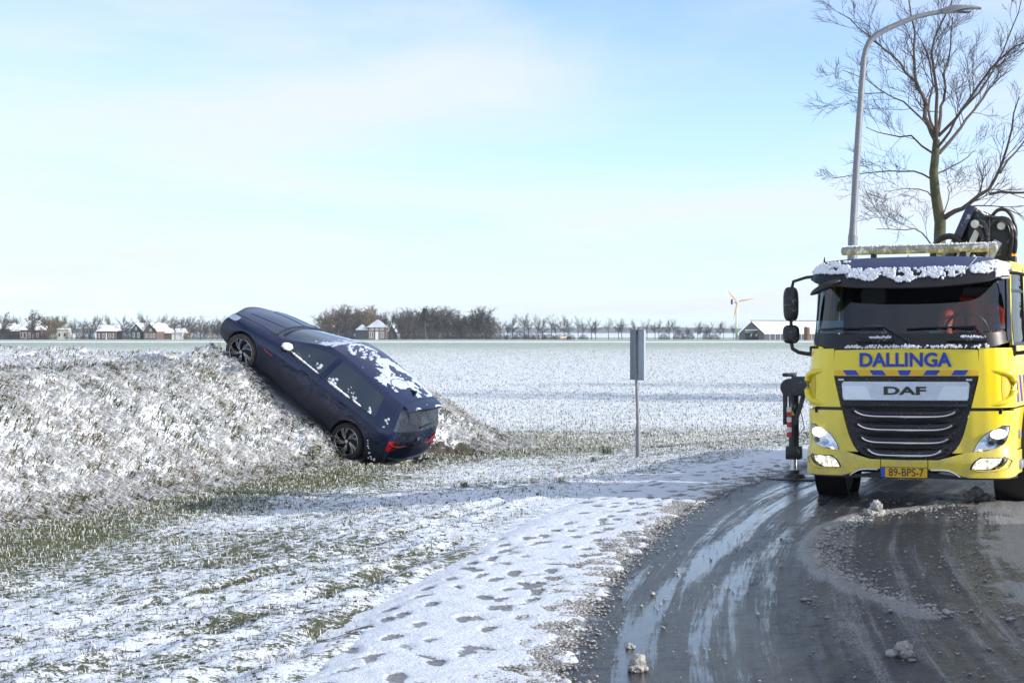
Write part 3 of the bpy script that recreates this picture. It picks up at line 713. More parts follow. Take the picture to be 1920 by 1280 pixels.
# control cage of the left half: stations from tail to nose, rows from sill to roof centre (x, y, z)
ST = [
 # 0 bottom c       1 bottom         2 sill           3 lower          4 widest         5 shoulder       6 belt           7 window top     8 roof rail      9 roof mid       10 centre
 [(-.60, 0, .26), (-.60, .60, .25), (-.66, .70, .30), (-.71, .77, .45), (-.68, .80, .62), (-.65, .80, .80), (-.62, .76, .97), (-.50, .63, 1.27), (-.47, .57, 1.375), (-.49, .3, 1.405), (-.49, 0, 1.412)],
 [(-.40, 0, .22), (-.40, .70, .22), (-.42, .82, .26), (-.44, .86, .45), (-.43, .885, .64), (-.42, .87, .82), (-.42, .82, .98), (-.35, .665, 1.29), (-.34, .60, 1.385), (-.35, .3, 1.425), (-.35, 0, 1.433)],
 [(-.20, 0, .20), (-.20, .72, .20), (-.20, .84, .23), (-.20, .875, .45), (-.20, .895, .66), (-.20, .88, .84), (-.22, .835, .975), (-.12, .68, 1.31), (-.12, .615, 1.395), (-.12, .3, 1.44), (-.12, 0, 1.448)],
 [(.12, 0, .18), (.12, .72, .18), (.12, .84, .22), (.12, .875, .45), (.12, .895, .66), (.12, .88, .84), (.05, .845, .965), (.12, .69, 1.33), (.12, .625, 1.41), (.12, .3, 1.455), (.12, 0, 1.462)],
 [(.50, 0, .18), (.50, .72, .18), (.50, .845, .22), (.50, .87, .45), (.50, .89, .66), (.50, .88, .83), (.50, .85, .95), (.50, .70, 1.345), (.50, .63, 1.42), (.50, .3, 1.465), (.50, 0, 1.472)],
 [(.95, 0, .18), (.95, .72, .18), (.95, .845, .22), (.95, .868, .45), (.95, .888, .66), (.95, .88, .82), (.95, .85, .94), (.88, .695, 1.345), (.88, .625, 1.42), (.88, .3, 1.462), (.88, 0, 1.470)],
 [(1.08, 0, .18), (1.08, .72, .18), (1.08, .845, .22), (1.08, .868, .45), (1.08, .888, .66), (1.08, .88, .82), (1.08, .85, .935), (1.00, .692, 1.338), (1.00, .62, 1.415), (1.00, .3, 1.458), (1.00, 0, 1.466)],
 [(1.45, 0, .18), (1.45, .72, .18), (1.45, .845, .22), (1.45, .868, .45), (1.45, .888, .66), (1.45, .88, .81), (1.45, .848, .925), (1.30, .675, 1.30), (1.27, .60, 1.385), (1.22, .3, 1.435), (1.20, 0, 1.445)],
 [(2.00, 0, .18), (2.00, .72, .18), (2.00, .845, .22), (2.00, .868, .45), (2.00, .89, .66), (2.00, .88, .80), (1.98, .845, .905), (2.04, .785, .955), (2.06, .73, .985), (2.20, .4, 1.035), (2.26, 0, 1.048)],
 [(2.24, 0, 0.180), (2.24, .72, 0.180), (2.24, .845, 0.220), (2.24, .875, 0.450), (2.24, .895, 0.660), (2.24, .88, 0.800), (2.20, .835, 0.885), (2.20, .76, 0.930), (2.22, .70, 0.955), (2.32, .4, 0.985), (2.36, 0, 0.997)],
 [(2.64, 0, 0.180), (2.64, .72, 0.180), (2.64, .84, 0.220), (2.64, .875, 0.450), (2.64, .895, 0.660), (2.64, .875, 0.770), (2.64, .815, 0.835), (2.64, .74, 0.860), (2.64, .66, 0.880), (2.64, .4, 0.915), (2.64, 0, 0.930)],
 [(3.02, 0, 0.180), (3.02, .70, 0.180), (3.03, .80, 0.220), (3.04, .84, 0.450), (3.04, .86, 0.600), (3.03, .83, 0.690), (3.02, .77, 0.740), (3.03, .70, 0.770), (3.04, .62, 0.785), (3.06, .38, 0.805), (3.06, 0, 0.820)],
 [(3.28, 0, 0.190), (3.26, .58, 0.190), (3.28, .70, 0.220), (3.32, .74, 0.400), (3.30, .74, 0.540), (3.27, .71, 0.610), (3.24, .66, 0.660), (3.25, .60, 0.685), (3.27, .54, 0.700), (3.32, .34, 0.720), (3.34, 0, 0.730)],
]
rows, cols = len(ST), 11
V = []; Fc = []; Mi = []
CAT = {'body': 0, 'windscreen': 1, 'fw': 2, 'rw': 3, 'qw': 4, 'rear_window': 5, 'hatch': 6, 'bumper': 7, 'head': 8, 'tail': 9, 'bonnet': 10, 'grille': 11, 'roof': 12, 'under': 13, 'nose': 14}
idx = {}
def vid(key, p):
    if key not in idx: idx[key] = len(V); V.append(p)
    return idx[key]
def pv(i, j, sgn):
    p = ST[i][j]
    if p[1] == 0: return vid((i, j, 0), p)
    return vid((i, j, sgn), (p[0], p[1] * sgn, p[2]))
for sgn in (1, -1):
    for i in range(rows - 1):
        for j in range(cols - 1):
            q = [pv(i, j, sgn), pv(i + 1, j, sgn), pv(i + 1, j + 1, sgn), pv(i, j + 1, sgn)]
            if sgn < 0: q = q[::-1]
            c = 'body'
            if j == 0: c = 'under'
            if j == 6:
                c = {2: 'qw', 3: 'rw', 4: 'rw', 6: 'fw', 7: 'fw'}.get(i, 'body')
            if i == 7 and j in (8, 9): c = 'windscreen'
            if j in (8, 9) and i >= 8: c = 'bonnet'
            if j in (8, 9) and i <= 6: c = 'roof'
            if i == 11 and j in (5, 6): c = 'head'
            Fc.append(q); Mi.append(CAT[c] + (20 if sgn < 0 else 0))
# tail: columns across from left edge to right edge
def tailx(j): return {0: -.02, 1: -.04, 2: -.07, 3: -.07, 4: -.085, 5: -.11, 6: -.10, 7: -.05, 8: -.035, 9: -.03, 10: 0}[j]
nosex = {0: .06, 1: .12, 2: .17, 3: .18, 4: .17, 5: .16, 6: .14, 7: .12, 8: .09, 9: .07, 10: 0}
def endp(i, j, f_, tab, tag_):
    """f_ from 1 (left edge) to -1 (right edge)"""
    p = ST[i][j]
    if abs(f_) == 1: return pv(i, j, int(f_))
    dx = tab[j] if isinstance(tab, dict) else tab(j)
    return vid((tag_, j, f_), (p[0] + dx * (1 - f_ * f_) ** .8, p[1] * f_, p[2]))
FR = (1, .66, .3, 0, -.3, -.66, -1)
for i, tab, tag_ in ((0, tailx, 'T'), (rows - 1, nosex, 'N')):
    for j in range(1, 9):
        for a, b in zip(FR[:-1], FR[1:]):
            q = [endp(i, j, a, tab, tag_), endp(i, j + 1, a, tab, tag_), endp(i, j + 1, b, tab, tag_), endp(i, j, b, tab, tag_)]
            if tag_ == 'N': q = q[::-1]
            if tag_ == 'T':
                c = 'bumper' if j <= 2 else 'hatch'
                if j == 6 : c = 'rear_window'
                if j == 4 and (a > .9 or b < -.9): c = 'tail'
            else:
                c = 'nose'
                if j in (2,) and abs(a + b) < 1.3: c = 'grille'
                if j in (5,) and abs(a + b) > .9: c = 'head'
            Fc.append(q); Mi.append(CAT[c] + (20 if (a + b) < 0 and c in ('tail', 'head') else 0))
    # close the flat bottoms and tops of both ends
    for j0, j1 in ((0, 1), (8, 10)):
        pass
cage = bpy.data.meshes.new('cage'); cage.from_pydata(V, [], Fc); cage.update()
bm = bmesh.new(); bm.from_mesh(cage)
lay = bm.faces.layers.int.new('part')
bm.faces.ensure_lookup_table()
for f_, mi in zip(bm.faces, Mi): f_[lay] = mi
# fill remaining holes (underside ends, roof end)
be = [e for e in bm.edges if e.is_boundary]
res = bmesh.ops.holes_fill(bm, edges=be, sides=0)
for f_ in res['faces']:
    zc = sum(v.co.z for v in f_.verts) / len(f_.verts); f_[lay] = CAT['under'] if zc < .5 else (CAT['roof'] if f_.calc_center_median().x < 1 else CAT['bonnet'])
bmesh.ops.recalc_face_normals(bm, faces=bm.faces)
cr_l = bm.edges.layers.float.new('crease_edge')
for e in bm.edges:
    if len(e.link_faces) == 2:
        a, b = e.link_faces[0][lay] % 20, e.link_faces[1][lay] % 20
        if a != b:
            e[cr_l] = .55
            if {a, b} & {CAT['rear_window'], CAT['windscreen'], CAT['fw'], CAT['rw'], CAT['qw']}: e[cr_l] = 1.0
            if {a, b} & {CAT['bonnet']}: e[cr_l] = .7
vcl = bm.verts.layers.float.new('crease_vert'); bm.verts.ensure_lookup_table()
for (i_, j_, s_), k_ in [(k, v) for k, v in idx.items() if isinstance(k[0], int)]:
    if j_ in (6, 7) and i_ in (2, 3, 5, 6, 8): bm.verts[k_][vcl] = .8
bm.to_mesh(cage); bm.free()
for k_ in range(40): cage.materials.append(None)
pl = np.zeros(len(cage.polygons), np.int32); cage.attributes['part'].data.foreach_get('value', pl); cage.polygons.foreach_set('material_index', pl)
tmp = bpy.data.objects.new('cage', cage); COL.objects.link(tmp)
md_ = tmp.modifiers.new('s', 'SUBSURF'); md_.levels = 3; md_.render_levels = 3
# wheel arches cut out of the body
cut = MB()
for wx in (0, 2.636): cut.lathe([(0.001, .50), (.345, .50), (.365, .6), (.365, 1.2), (.001, 1.2)], 40, 'y', (wx, 0, .325)); cut.lathe([(0.001, -.50), (.345, -.50), (.365, -.6), (.365, -1.2), (.001, -1.2)], 40, 'y', (wx, 0, .325))
cutter = cut.build('cutter', M['car_black'])
mb_ = tmp.modifiers.new('b', 'BOOLEAN'); mb_.object = cutter; mb_.operation = 'DIFFERENCE'; mb_.solver = 'EXACT'
cutter.data.materials.clear(); cutter.data.materials.append(None)
dg = bpy.context.evaluated_depsgraph_get(); dg.update()
full = bpy.data.meshes.new_from_object(tmp.evaluated_get(dg))
bpy.data.objects.remove(tmp); bpy.data.objects.remove(cutter)
fullbm = bmesh.new(); fullbm.from_mesh(full)
CAR_BVH = BVHTree.FromBMesh(fullbm)
bmesh.ops.recalc_face_normals(fullbm, faces=fullbm.faces)
def extract(ids, name, m, parent, off=0.0):
    b2 = fullbm.copy()
    bmesh.ops.delete(b2, geom=[f_ for f_ in b2.faces if f_.material_index not in ids], context='FACES')
    if off:
        b2.normal_update()
        nn = {v: v.normal.copy() for v in b2.verts}
        for v in b2.verts: v.co += nn[v] * off
    me = bpy.data.meshes.new(name); b2.to_mesh(me); b2.free()
    me.polygons.foreach_set('material_index', np.zeros(len(me.polygons), np.int32)); me.polygons.foreach_set('use_smooth', np.ones(len(me.polygons), bool))
    me.materials.clear(); me.materials.append(m)
    me.set_sharp_from_angle(angle=R(38))
    o = bpy.data.objects.new(name, me); COL.objects.link(o); o.parent = parent
    return o
body = extract((0, 20), 'body', M['car_paint'], car)
extract((CAT['under'], CAT['under'] + 20), 'underbody', M['car_black'], car)
bon = extract((CAT['bonnet'], CAT['bonnet'] + 20), 'bonnet', M['car_paint'], car)
roof = extract((CAT['roof'], CAT['roof'] + 20), 'roof', M['car_paint'], car)
hat = extract((CAT['hatch'],), 'hatch', M['car_paint'], car)
bmp = extract((CAT['bumper'],), 'bumper', M['car_paint'], car)
extract((CAT['windscreen'], CAT['windscreen'] + 20), 'windscreen', M['car_glass'], car)
for s_ in (0, 20):
    for k_ in ('fw', 'rw', 'qw'): extract((CAT[k_] + s_,), 'side_window', M['car_glass'], car)
    extract((CAT['head'] + s_,), 'headlight', M['head_lens'], car, .004)
    extract((CAT['tail'] + s_,), 'tail_light', M['tail_red'], car, .006)
extract((CAT['rear_window'],), 'rear_window', M['car_glass'], hat)
extract((CAT['nose'],), 'front_bumper', M['car_paint'], car)
extract((CAT['grille'],), 'grille', M['car_black'], car)
def onside(x, z, sgn=1, off=.004):
    h = CAR_BVH.ray_cast(Vector((x, 2.0 * sgn, z)), Vector((0, -sgn, 0)))
    return Vector((x, (h[0].y if h[0] else .88 * sgn) + off * sgn, z))
def ontop(x, y, off=.004):
    h = CAR_BVH.ray_cast(Vector((x, y, 3)), Vector((0, 0, -1)))
    return (h[0] + h[1] * off, h[1]) if h[0] else (Vector((x, y, 1.4)), Vector((0, 0, 1)))
def onrear(y, z, off=.004):
    h = CAR_BVH.ray_cast(Vector((-3, y, z)), Vector((1, 0, 0)))
    return h[0] + Vector((-off, 0, 0)) if h[0] else Vector((-.78, y, z))
# seams between panels, window trims, handles
for s_ in (1, -1):
    for pts in ([(1.02, .26), (1.02, .5), (1.015, .8), (1.01, .93)], [(.42, .36), (.36, .56), (.16, .74), (.08, .95)], [(1.95, .25), (1.97, .5), (1.98, .8), (1.98, .9)]):
        MB().tube([onside(a, b, s_, .0005) for a, b in pts], .006, 5).build('door_seam', M['car_black'], car)
    for a, b in (((1.0, .33), (1.0, .0)),): pass
    MB().tube([onside(x_, z_, s_, .003) for x_, z_ in ((-.2, .985), (.1, .968), (.5, .955), (1.0, .942), (1.5, .93), (1.95, .912))], .008, 6).build('window_trim', M['car_black'], car)
    for x0 in (.30, 1.22):
        hd = MB(); hd.tube([onside(x0, .80, s_, .0), onside(x0 + .02, .802, s_, .03), onside(x0 + .1, .80, s_, .036), onside(x0 + .18, .797, s_, .03), onside(x0 + .2, .795, s_, 0)], .013, 8)
        hd.build('door_handle', M['car_black'], car, smooth=True)
    MB().tube([onside(x_, .665 - .01 * (2.4 - x_) * 0, s_, .006) for x_ in (2.02, 2.10, 2.17, 2.23)], .008, 6).build('side_marker', M['red_badge'], car)
    # sill strip
    MB().tube([onside(x_, .215, s_, -.01) for x_ in np.linspace(.42, 2.24, 10)], .028, 8).build('sill', M['car_black'], car, smooth=True)
    # door mirror
    mm = empty('door_mirror', (1.80, .92 * s_, 1.0), parent=car)
    mbm = bmesh.new(); bmesh.ops.create_uvsphere(mbm, u_segments=20, v_segments=12, radius=1)
    for v in mbm.verts:
        v.co = Vector((v.co.x * .075 + (0 if v.co.x > 0 else v.co.x * -.02), (.12 * v.co.y * (1 + .0 * v.co.x)), .085 * v.co.z)) + Vector((0, .11 * s_, .0))
        v.co.x = max(v.co.x, -.045)
    me = bpy.data.meshes.new('housing'); mbm.to_mesh(me); mbm.free(); me.polygons.foreach_set('use_smooth', [True] * len(me.polygons)); me.materials.append(M['car_paint'])
    ho = bpy.data.objects.new('housing', me); COL.objects.link(ho); ho.parent = mm
    MB().bar((.0, -.04 * s_, -.07), (.0, .06 * s_, -.05), .06, .04).build('foot', M['car_black'], mm, bevel=.01)
    MB().box(-.049, -.046, .11 * s_ - .10, .11 * s_ + .10, -.06, .06).build('mirror_glass', M['car_glass'], mm)
    if s_ == 1:
        sb_ = bmesh.new(); bmesh.ops.create_icosphere(sb_, subdivisions=4, radius=1)
        for v in sb_.verts:
            n_ = vnoise(np.array([v.co.x * 4 + 3]), np.array([v.co.y * 4 + v.co.z * 3]), 4)[0]
            v.co = Vector((.082 * v.co.x, .122 * v.co.y, .058 * v.co.z)) * (.9 + .25 * n_) + Vector((-.022, .11, .05))
        me = bpy.data.meshes.new('snow_cap'); sb_.to_mesh(me); sb_.free(); me.polygons.foreach_set('use_smooth', [True] * len(me.polygons)); me.materials.append(M['snow_cloth'])
        o = bpy.data.objects.new('snow_cap', me); COL.objects.link(o); o.parent = mm
# bonnet shut lines and the dark gap under the windscreen
for s_ in (1, -1):
    MB().tube([ontop(x_, y_ * s_, .0005)[0] for x_, y_ in ((2.24, .70), (2.45, .685), (2.64, .66), (2.85, .645), (3.04, .62), (3.2, .565))], .0055, 5).build('bonnet_seam', M['car_black'], bon)
    MB().tube([ontop(x_, y_ * s_, .004)[0] for x_, y_ in ((2.30, .30), (2.56, .32), (2.8, .34), (3.1, .34))], .004, 5).build('bonnet_crease', M['car_paint'], bon)
MB().tube([ontop(2.235 + .12 * (1 - (y_ / .72) ** 2), y_, -.004)[0] for y_ in np.linspace(-.70, .70, 21)], .022, 7).build('cowl', M['car_black'], car, smooth=True)
for y0_, y1_ in ((.62, .02), (.0, -.55)):
    MB().tube([ontop(2.16 + .10 * (1 - (y_ / .72) ** 2) - .02, y_, .014)[0] for y_ in np.linspace(y0_, y1_, 8)], .009, 5).build('wiper', M['car_black'], car)
# B pillar gloss and hatch seam, spoiler, wiper, badge, aerial
sp = MB(); Pp = []; Q = []
for y_ in np.linspace(-.565, .565, 15):
    e_ = 1 - (abs(y_) / .6) ** 4 * .25
    Pp.append([(-.44, y_, 1.40 - .03 * (y_ / .565) ** 2 + .012), (-.54, y_, 1.392 - .03 * (y_ / .565) ** 2 + .012), (-.44 - .19 * e_, y_, 1.375 - .035 * (y_ / .565) ** 2)])
    Q.append([(-.44, y_, 1.36 - .03 * (y_ / .565) ** 2), (-.52, y_, 1.352 - .03 * (y_ / .565) ** 2), (-.44 - .185 * e_, y_, 1.352 - .035 * (y_ / .565) ** 2)])
sp.slab(Pp, Q).build('spoiler', M['car_paint'], hat, smooth=True)
MB().box(-.627, -.50, -.5, .5, 1.338, 1.352).build('spoiler_underside', M['car_black'], hat)
MB().tube([ontop(-.415, y_, .001)[0] for y_ in np.linspace(-.58, .58, 16)], .005, 5).build('hatch_seam', M['car_black'], hat)
for s_ in (1, -1):
    MB().tube([onside(-.40 - .07 * t_, 1.36 - .36 * t_, s_, .001) for t_ in np.linspace(0, 1, 6)], .006, 5).build('hatch_seam', M['car_black'], hat)
MB().tube([onrear(.02, 1.02, .012), onrear(-.12, 1.035, .014), onrear(-.40, 1.045, .012)], .012, 6).build('rear_wiper', M['car_black'], hat)
b0 = onrear(0, .83, .01)
MB().lathe([(.03, 0), (.052, 0), (.052, -.012), (.03, -.012)], 20, 'x', tuple(b0), close=True).build('badge', M['badge'], hat, smooth=True)
MB().tube([b0 + Vector((-.004, .03, .03)), b0 + Vector((-.004, .008, -.03)), b0 + Vector((-.004, 0, .005)), b0 + Vector((-.004, -.008, -.03)), b0 + Vector((-.004, -.03, .03))], .006, 5).build('badge', M['badge'], hat)
MB().box(b0.x - .002, b0.x + .01, -.11, .11, .725, .74).build('model_lettering', M['badge'], hat)
MB().prism([(-.06, 0), (.10, 0), (.02, .03), (-.035, .062), (-.05, .062)], -.018, .018, 'y').build('roof_aerial', M['car_black'], car).location = ontop(-.24, 0, -.004)[0]
# inner reflectors and dark band of the tail lamps, exhaust trim, plate recess
for s_ in (1, -1):
    MB().tube([onrear(s_ * y_, z_, .012) for y_, z_ in ((.76, .74), (.62, .70), (.46, .695), (.30, .715))], [.012, .016, .014, .006], 6).build('tail_light', M['tail_red'], hat)
pn_ = MB(); pn_.grid([[onrear(y_, z_, .006) for z_ in (.62, .66, .70)] for y_ in np.linspace(-.28, .28, 9)]).build('plate_recess', M['car_black'], hat)
MB().grid([[onrear(y_, z_, .005) for z_ in (.30, .35, .40)] for y_ in np.linspace(-.55, .55, 15)]).build('diffuser', M['car_black'], bmp)
MB().tube([onrear(y_, .43 - .05 * (abs(y_) / .62) ** 3 * -1, .012) for y_ in np.linspace(-.66, .66, 17)], .014, 6).build('bumper_strip', mat('satin bumper strip', (.10, .12, .17), .3, metal=.6), bmp)

# wheels: tyre, dark rim dish, ten bright spoke edges
def car_wheel(x_, s_, steer=0., dusty=False):
    w = empty('wheel', (x_, .775 * s_, .318), (0, 0, steer), car)
    MB().lathe([(.235, -.09), (.30, -.105), (.316, -.08), (.318, 0), (.316, .08), (.30, .105), (.235, .09), (.225, .0)], 48, 'y', close=True).build('tyre', M['tyre_dusty'] if dusty else M['rubber'], w, smooth=True)
    MB().lathe([(.01, .03 * s_), (.07, .045 * s_), (.20, .01 * s_), (.222, .075 * s_), (.234, .092 * s_), (.236, .06 * s_), (.236, -.08 * s_)], 40, 'y').build('rim', M['rim_dark'], w, smooth=True)
    MB().lathe([(.224, .088 * s_), (.231, .096 * s_), (.236, .09 * s_)], 40, 'y').build('rim_edge', M['rim_bright'], w, smooth=True)
    for k_ in range(5):
        a0 = 2 * math.pi * k_ / 5 + .3
        for da, w_ in ((.0, .9), (.30, .9)):
            for e_ in (-1, 1):
                ai = a0 + da * .35 + e_ * .10; ao = a0 + da * 1.55 + .35 + e_ * .075
                p = [(math.cos(ai) * .055, .072 * s_, math.sin(ai) * .055), (math.cos(ai * .5 + ao * .5) * .14, .083 * s_, math.sin(ai * .5 + ao * .5) * .14), (math.cos(ao) * .226, .088 * s_, math.sin(ao) * .226)]
                MB().tube(p, [.006, .0045, .0055], 5).build('spoke', M['rim_bright'], w)
            am = a0 + da * .35; ao = a0 + da * 1.55 + .35
            MB().bar((math.cos(am) * .05, .06 * s_, math.sin(am) * .05), (math.cos(ao) * .225, .075 * s_, math.sin(ao) * .225), .018, .03, up=(0, 1, 0)).build('spoke', M['rim_dark'], w)
    MB().lathe([(.001, .09 * s_), (.032, .088 * s_), (.036, .075 * s_), (.036, .05 * s_)], 16, 'y').build('hub_cap', M['rim_bright'], w, smooth=True)
    return w
car_wheel(2.636, 1, R(4), True); car_wheel(2.636, -1, R(4)); car_wheel(0, 1); car_wheel(0, -1)

# snow left lying on the car: thin uneven sheets that follow the panels
def car_snow(name, us, vs, fn, mask, th=.012, parent=None):
    pts = [[fn(a, b) for b in vs] for a in us]; A, B = np.meshgrid(us, vs, indexing='ij'); mk = mask(A, B)
    v = []; f = []; id2 = {}
    for i, a in enumerate(us):
        for j, b in enumerate(vs):
            p_, n_ = pts[i][j]; t_ = float(np.clip((mk[i, j]) * 4, 0, 1))
            v.append(tuple(p_ + n_ * (th * t_ + (.001 if t_ > 0 else -.01))))
    nb = len(vs)
    for i in range(len(us) - 1):
        for j in range(nb - 1):
            if max(mk[i, j], mk[i + 1, j], mk[i, j + 1], mk[i + 1, j + 1]) > 0: f.append((i * nb + j, (i + 1) * nb + j, (i + 1) * nb + j + 1, i * nb + j + 1))
    return mobj(name, v, f, M['thin_snow'], parent or car, smooth=True)
def roof_mask(A, B):
    n_ = fbm(A * 5, B * 5 + 7, 5); n3_ = fbm(A * 22, B * 22, 8, 3)
    big = .16 - np.abs((A - .08) / .62) ** 2 * .3 - np.clip((B - .22), 0, 1) * .95 + (n_ - .5) * 1.1 + (n3_ - .5) * .22
    ring = np.hypot((A - .93) / .27, (B - .02) / .36); big2 = .16 - np.abs(ring - 1) * 1.5 - .25 * (A < .9) + (n3_ - .5) * .5
    sc = (ring < .95) * (ss(.56, .62, fbm(A * 30, B * 14, 2)) - .25) * .5
    hook = .05 - np.abs(np.hypot((A - .02) / .13, (B - .12) / .22) - 1) * .9
    big = np.where((hook > 0) & (A > -.06), -.1, big)
    return np.maximum(np.maximum(big, big2), sc)
car_snow('snow_patch', np.linspace(-.38, 1.22, 210), np.linspace(-.56, .56, 150), lambda a, b: ontop(a, b, 0), roof_mask, .012, roof)
def screen_mask(A, B): return .04 - np.abs(A - 1.32) * .8 + (fbm(A * 6, B * 6, 3) - .45) * .9 + (fbm(A * 24, B * 24, 9, 3) - .5) * .4
car_snow('snow_patch', np.linspace(1.24, 1.7, 50), np.linspace(-.6, .62, 90), lambda a, b: ontop(a, b, 0), screen_mask, .004)
def hatch_mask(A, B):
    n_ = fbm(A * 14, B * 9, 6)
    return -.22 + .5 * np.exp(-((B - .28) / .10) ** 2) * ss(-.52, -.6, A) + .6 * np.exp(-((B + .42) / .13) ** 2) * ss(-.53, -.6, A) + .4 * np.exp(-(((B + .05) / .03) ** 2 + ((A + .55) / .04) ** 2)) + (n_ - .5) * .3
car_snow('snow_patch', np.linspace(-.62, -.45, 24), np.linspace(-.55, .55, 90), lambda a, b: (Vector((a, b, 1.408 - .03 * (b / .565) ** 2 - .19 * (-.44 - a) ** 1.0 * .9)), Vector((0, 0, 1))), hatch_mask, .014, hat)
def sill_snow(x0, x1, z0, z1, r_, parent=car):
    n_ = 26; pts = []; rs = []
    for t_ in np.linspace(0, 1, n_):
        pts.append(onside(x0 + (x1 - x0) * t_, z0 + (z1 - z0) * t_, 1, .006)); rs.append(r_ * (.55 + .8 * random.random()) * (1 if .04 < t_ < .96 else .4))
    MB().tube(pts, rs, 8).build('snow_strip', M['snow_cloth'], parent, smooth=True)
sill_snow(1.10, 1.78, .952, .938, .017); sill_snow(.36, .88, .972, .962, .021); sill_snow(.10, .28, .985, .98, .015)
def clot(x_, z_, r_, n_=6, sx=1., sz=1.):
    b = bmesh.new()
    for _ in range(n_):
        q = onside(x_ + random.gauss(0, r_ * .8 * sx), z_ + random.gauss(0, r_ * .8 * sz), 1, .004)
        bmesh.ops.create_icosphere(b, subdivisions=2, radius=r_ * random.uniform(.35, .8), matrix=Matrix.Translation(q) @ Matrix.Diagonal((1.2, .3, .9, 1)))
    me = bpy.data.meshes.new('snow_patch'); b.to_mesh(me); b.free(); me.polygons.foreach_set('use_smooth', [True] * len(me.polygons)); me.materials.append(M['snow_cloth'])
    o = bpy.data.objects.new('snow_patch', me); COL.objects.link(o); o.parent = car
clot(.80, 1.02, .035, 7); clot(.88, .99, .02, 4); clot(1.16, 1.07, .035, 7); clot(1.22, 1.04, .02, 4); clot(1.45, 1.06, .012, 3, 1, 2.5)
clot(.36, 1.06, .02, 4, 1, 1.6); clot(.28, 1.02, .028, 6); clot(.46, 1.10, .015, 5, .6, 2.4)
clot(-.06, 1.06, .03, 5); clot(-.10, 1.0, .03, 5); clot(-.42, 1.06, .035, 7, .6, 1.2); clot(-.45, .95, .018, 3)
clot(-.40, .50, .022, 4); clot(-.46, .44, .02, 3); clot(-.52, .36, .03, 6); clot(-.36, .58, .015, 3)
fullbm.free()
# ================================================================ yellow recovery truck
yel = NT('yellow truck paint')
yd = yel.noise(6, 6, .6); yz = yel.n('ShaderNodeSeparateXYZ'); yel.l(yel.tc.outputs['Object'], yz.inputs[0])
yel.l(yel.mix(yel.step(yel.math('SUBTRACT', yel.noise(30, 6, .7), yel.math('MULTIPLY', yz.outputs[2], .05)), .50, .75), yel.mix(yd, (.84, .645, .004), (.89, .70, .008)), (.60, .50, .12)), yel.b.inputs['Base Color'])
ycol = yel.b.inputs['Base Color'].links[0].from_socket
ygr = yel.math('MULTIPLY', yel.step(yz.outputs[2], 1.35, .30), yel.step(yel.noise(5, 7, .7), .32, .72, .15, .62))          # grey road spray, thicker low down
yel.l(yel.mix(ygr, ycol, (.30, .27, .19)), yel.b.inputs['Base Color'])
yel.b.inputs['Roughness'].default_value = .34; yel.b.inputs['Coat Weight'].default_value = .5; yel.b.inputs['Coat Roughness'].default_value = .08
yel.l(yel.bump(yel.noise(220, 2), .12, .004), yel.b.inputs['Normal'])
M['yellow'] = yel.m
M['t_blue'] = mat('blue lettering', (.012, .05, .42), .4)
M['t_orange'] = mat('orange reflective band', (.86, .47, .02), .4)
M['grille_black'] = mat('snow-flecked black grille', (.012, .012, .013), .5, bump=.4, bscale=60, dirt=((.42, .42, .44), .60, .72, 38.))
M['silver'] = mat('silver panel', (.50, .54, .60), .28, metal=.7, var=.06, vscale=20)
M['d_grey'] = mat('dark grey letters', (.025, .025, .03), .35)
M['visor'] = mat('smoked blue visor', (.035, .055, .14), .16, coat=.6)
M['t_black'] = mat('black cab trim', (.010, .010, .012), .42, bump=.1, bscale=100)
M['frost_black'] = mat('frosted black plastic', (.014, .014, .016), .38, bump=.5, bscale=50, dirt=((.5, .5, .52), .56, .78, 16.))
M['t_glass'] = glass('tinted windscreen', (.40, .48, .54), .05)
M['t_side_glass'] = glass('side glass', (.82, .90, .93), .0)
M['lens'] = glass('lamp lens', (.93, .95, .97), .03)
M['reflector'] = mat('lamp reflector', (.72, .74, .78), .14, metal=1., bump=.6, bscale=30)
M['lit'] = mat('lit lamp', (.9, .85, .7), .4, emit=1.5, emcol=(1., .84, .58))
M['lit_soft'] = mat('lit lamp glow', (.8, .76, .68), .4, emit=.45, emcol=(1., .88, .66))
lsf = NT('lit lamp cluster'); lsf.b.inputs['Base Color'].default_value = (.7, .68, .62, 1)
lsf.b.inputs['Emission Color'].default_value = (1., .88, .66, 1); lsf.l(lsf.step(lsf.noise(26, 3, .6), .40, .62, .12, 1.1), lsf.b.inputs['Emission Strength'])
M['lit_soft'] = lsf.m
M['amber'] = mat('amber lamp', (.8, .22, .01), .3, emit=.6, emcol=(1., .35, .02))
M['plate_yellow'] = mat('number plate', (.80, .46, .01), .35)
M['eu_blue'] = mat('plate blue', (.02, .09, .50), .35)
M['inside'] = mat('dark cab lining', (.008, .011, .020), .8)
M['seat'] = mat('grey seat cloth', (.025, .026, .03), .9, var=.2)
M['jacket'] = mat('orange jacket cloth', (.90, .07, .02), .75, var=.2, vscale=9, bump=.8, bscale=14)
M['bar_grey'] = mat('grimy light bar', (.27, .275, .28), .45, var=.25, vscale=9, dirt=((.80, .82, .86), .50, .62, 14.))
M['white_steel'] = mat('white crane arm', (.62, .62, .60), .45, var=.12, vscale=10)
M['crane_black'] = mat('black crane steel', (.018, .018, .020), .4, bump=.3, bscale=40, dirt=((.5, .5, .52), .58, .75, 9.))
M['crane_blue'] = mat('navy crane boom', (.014, .02, .05), .3, coat=.4, dirt=((.7, .74, .82), .55, .70, 7.))

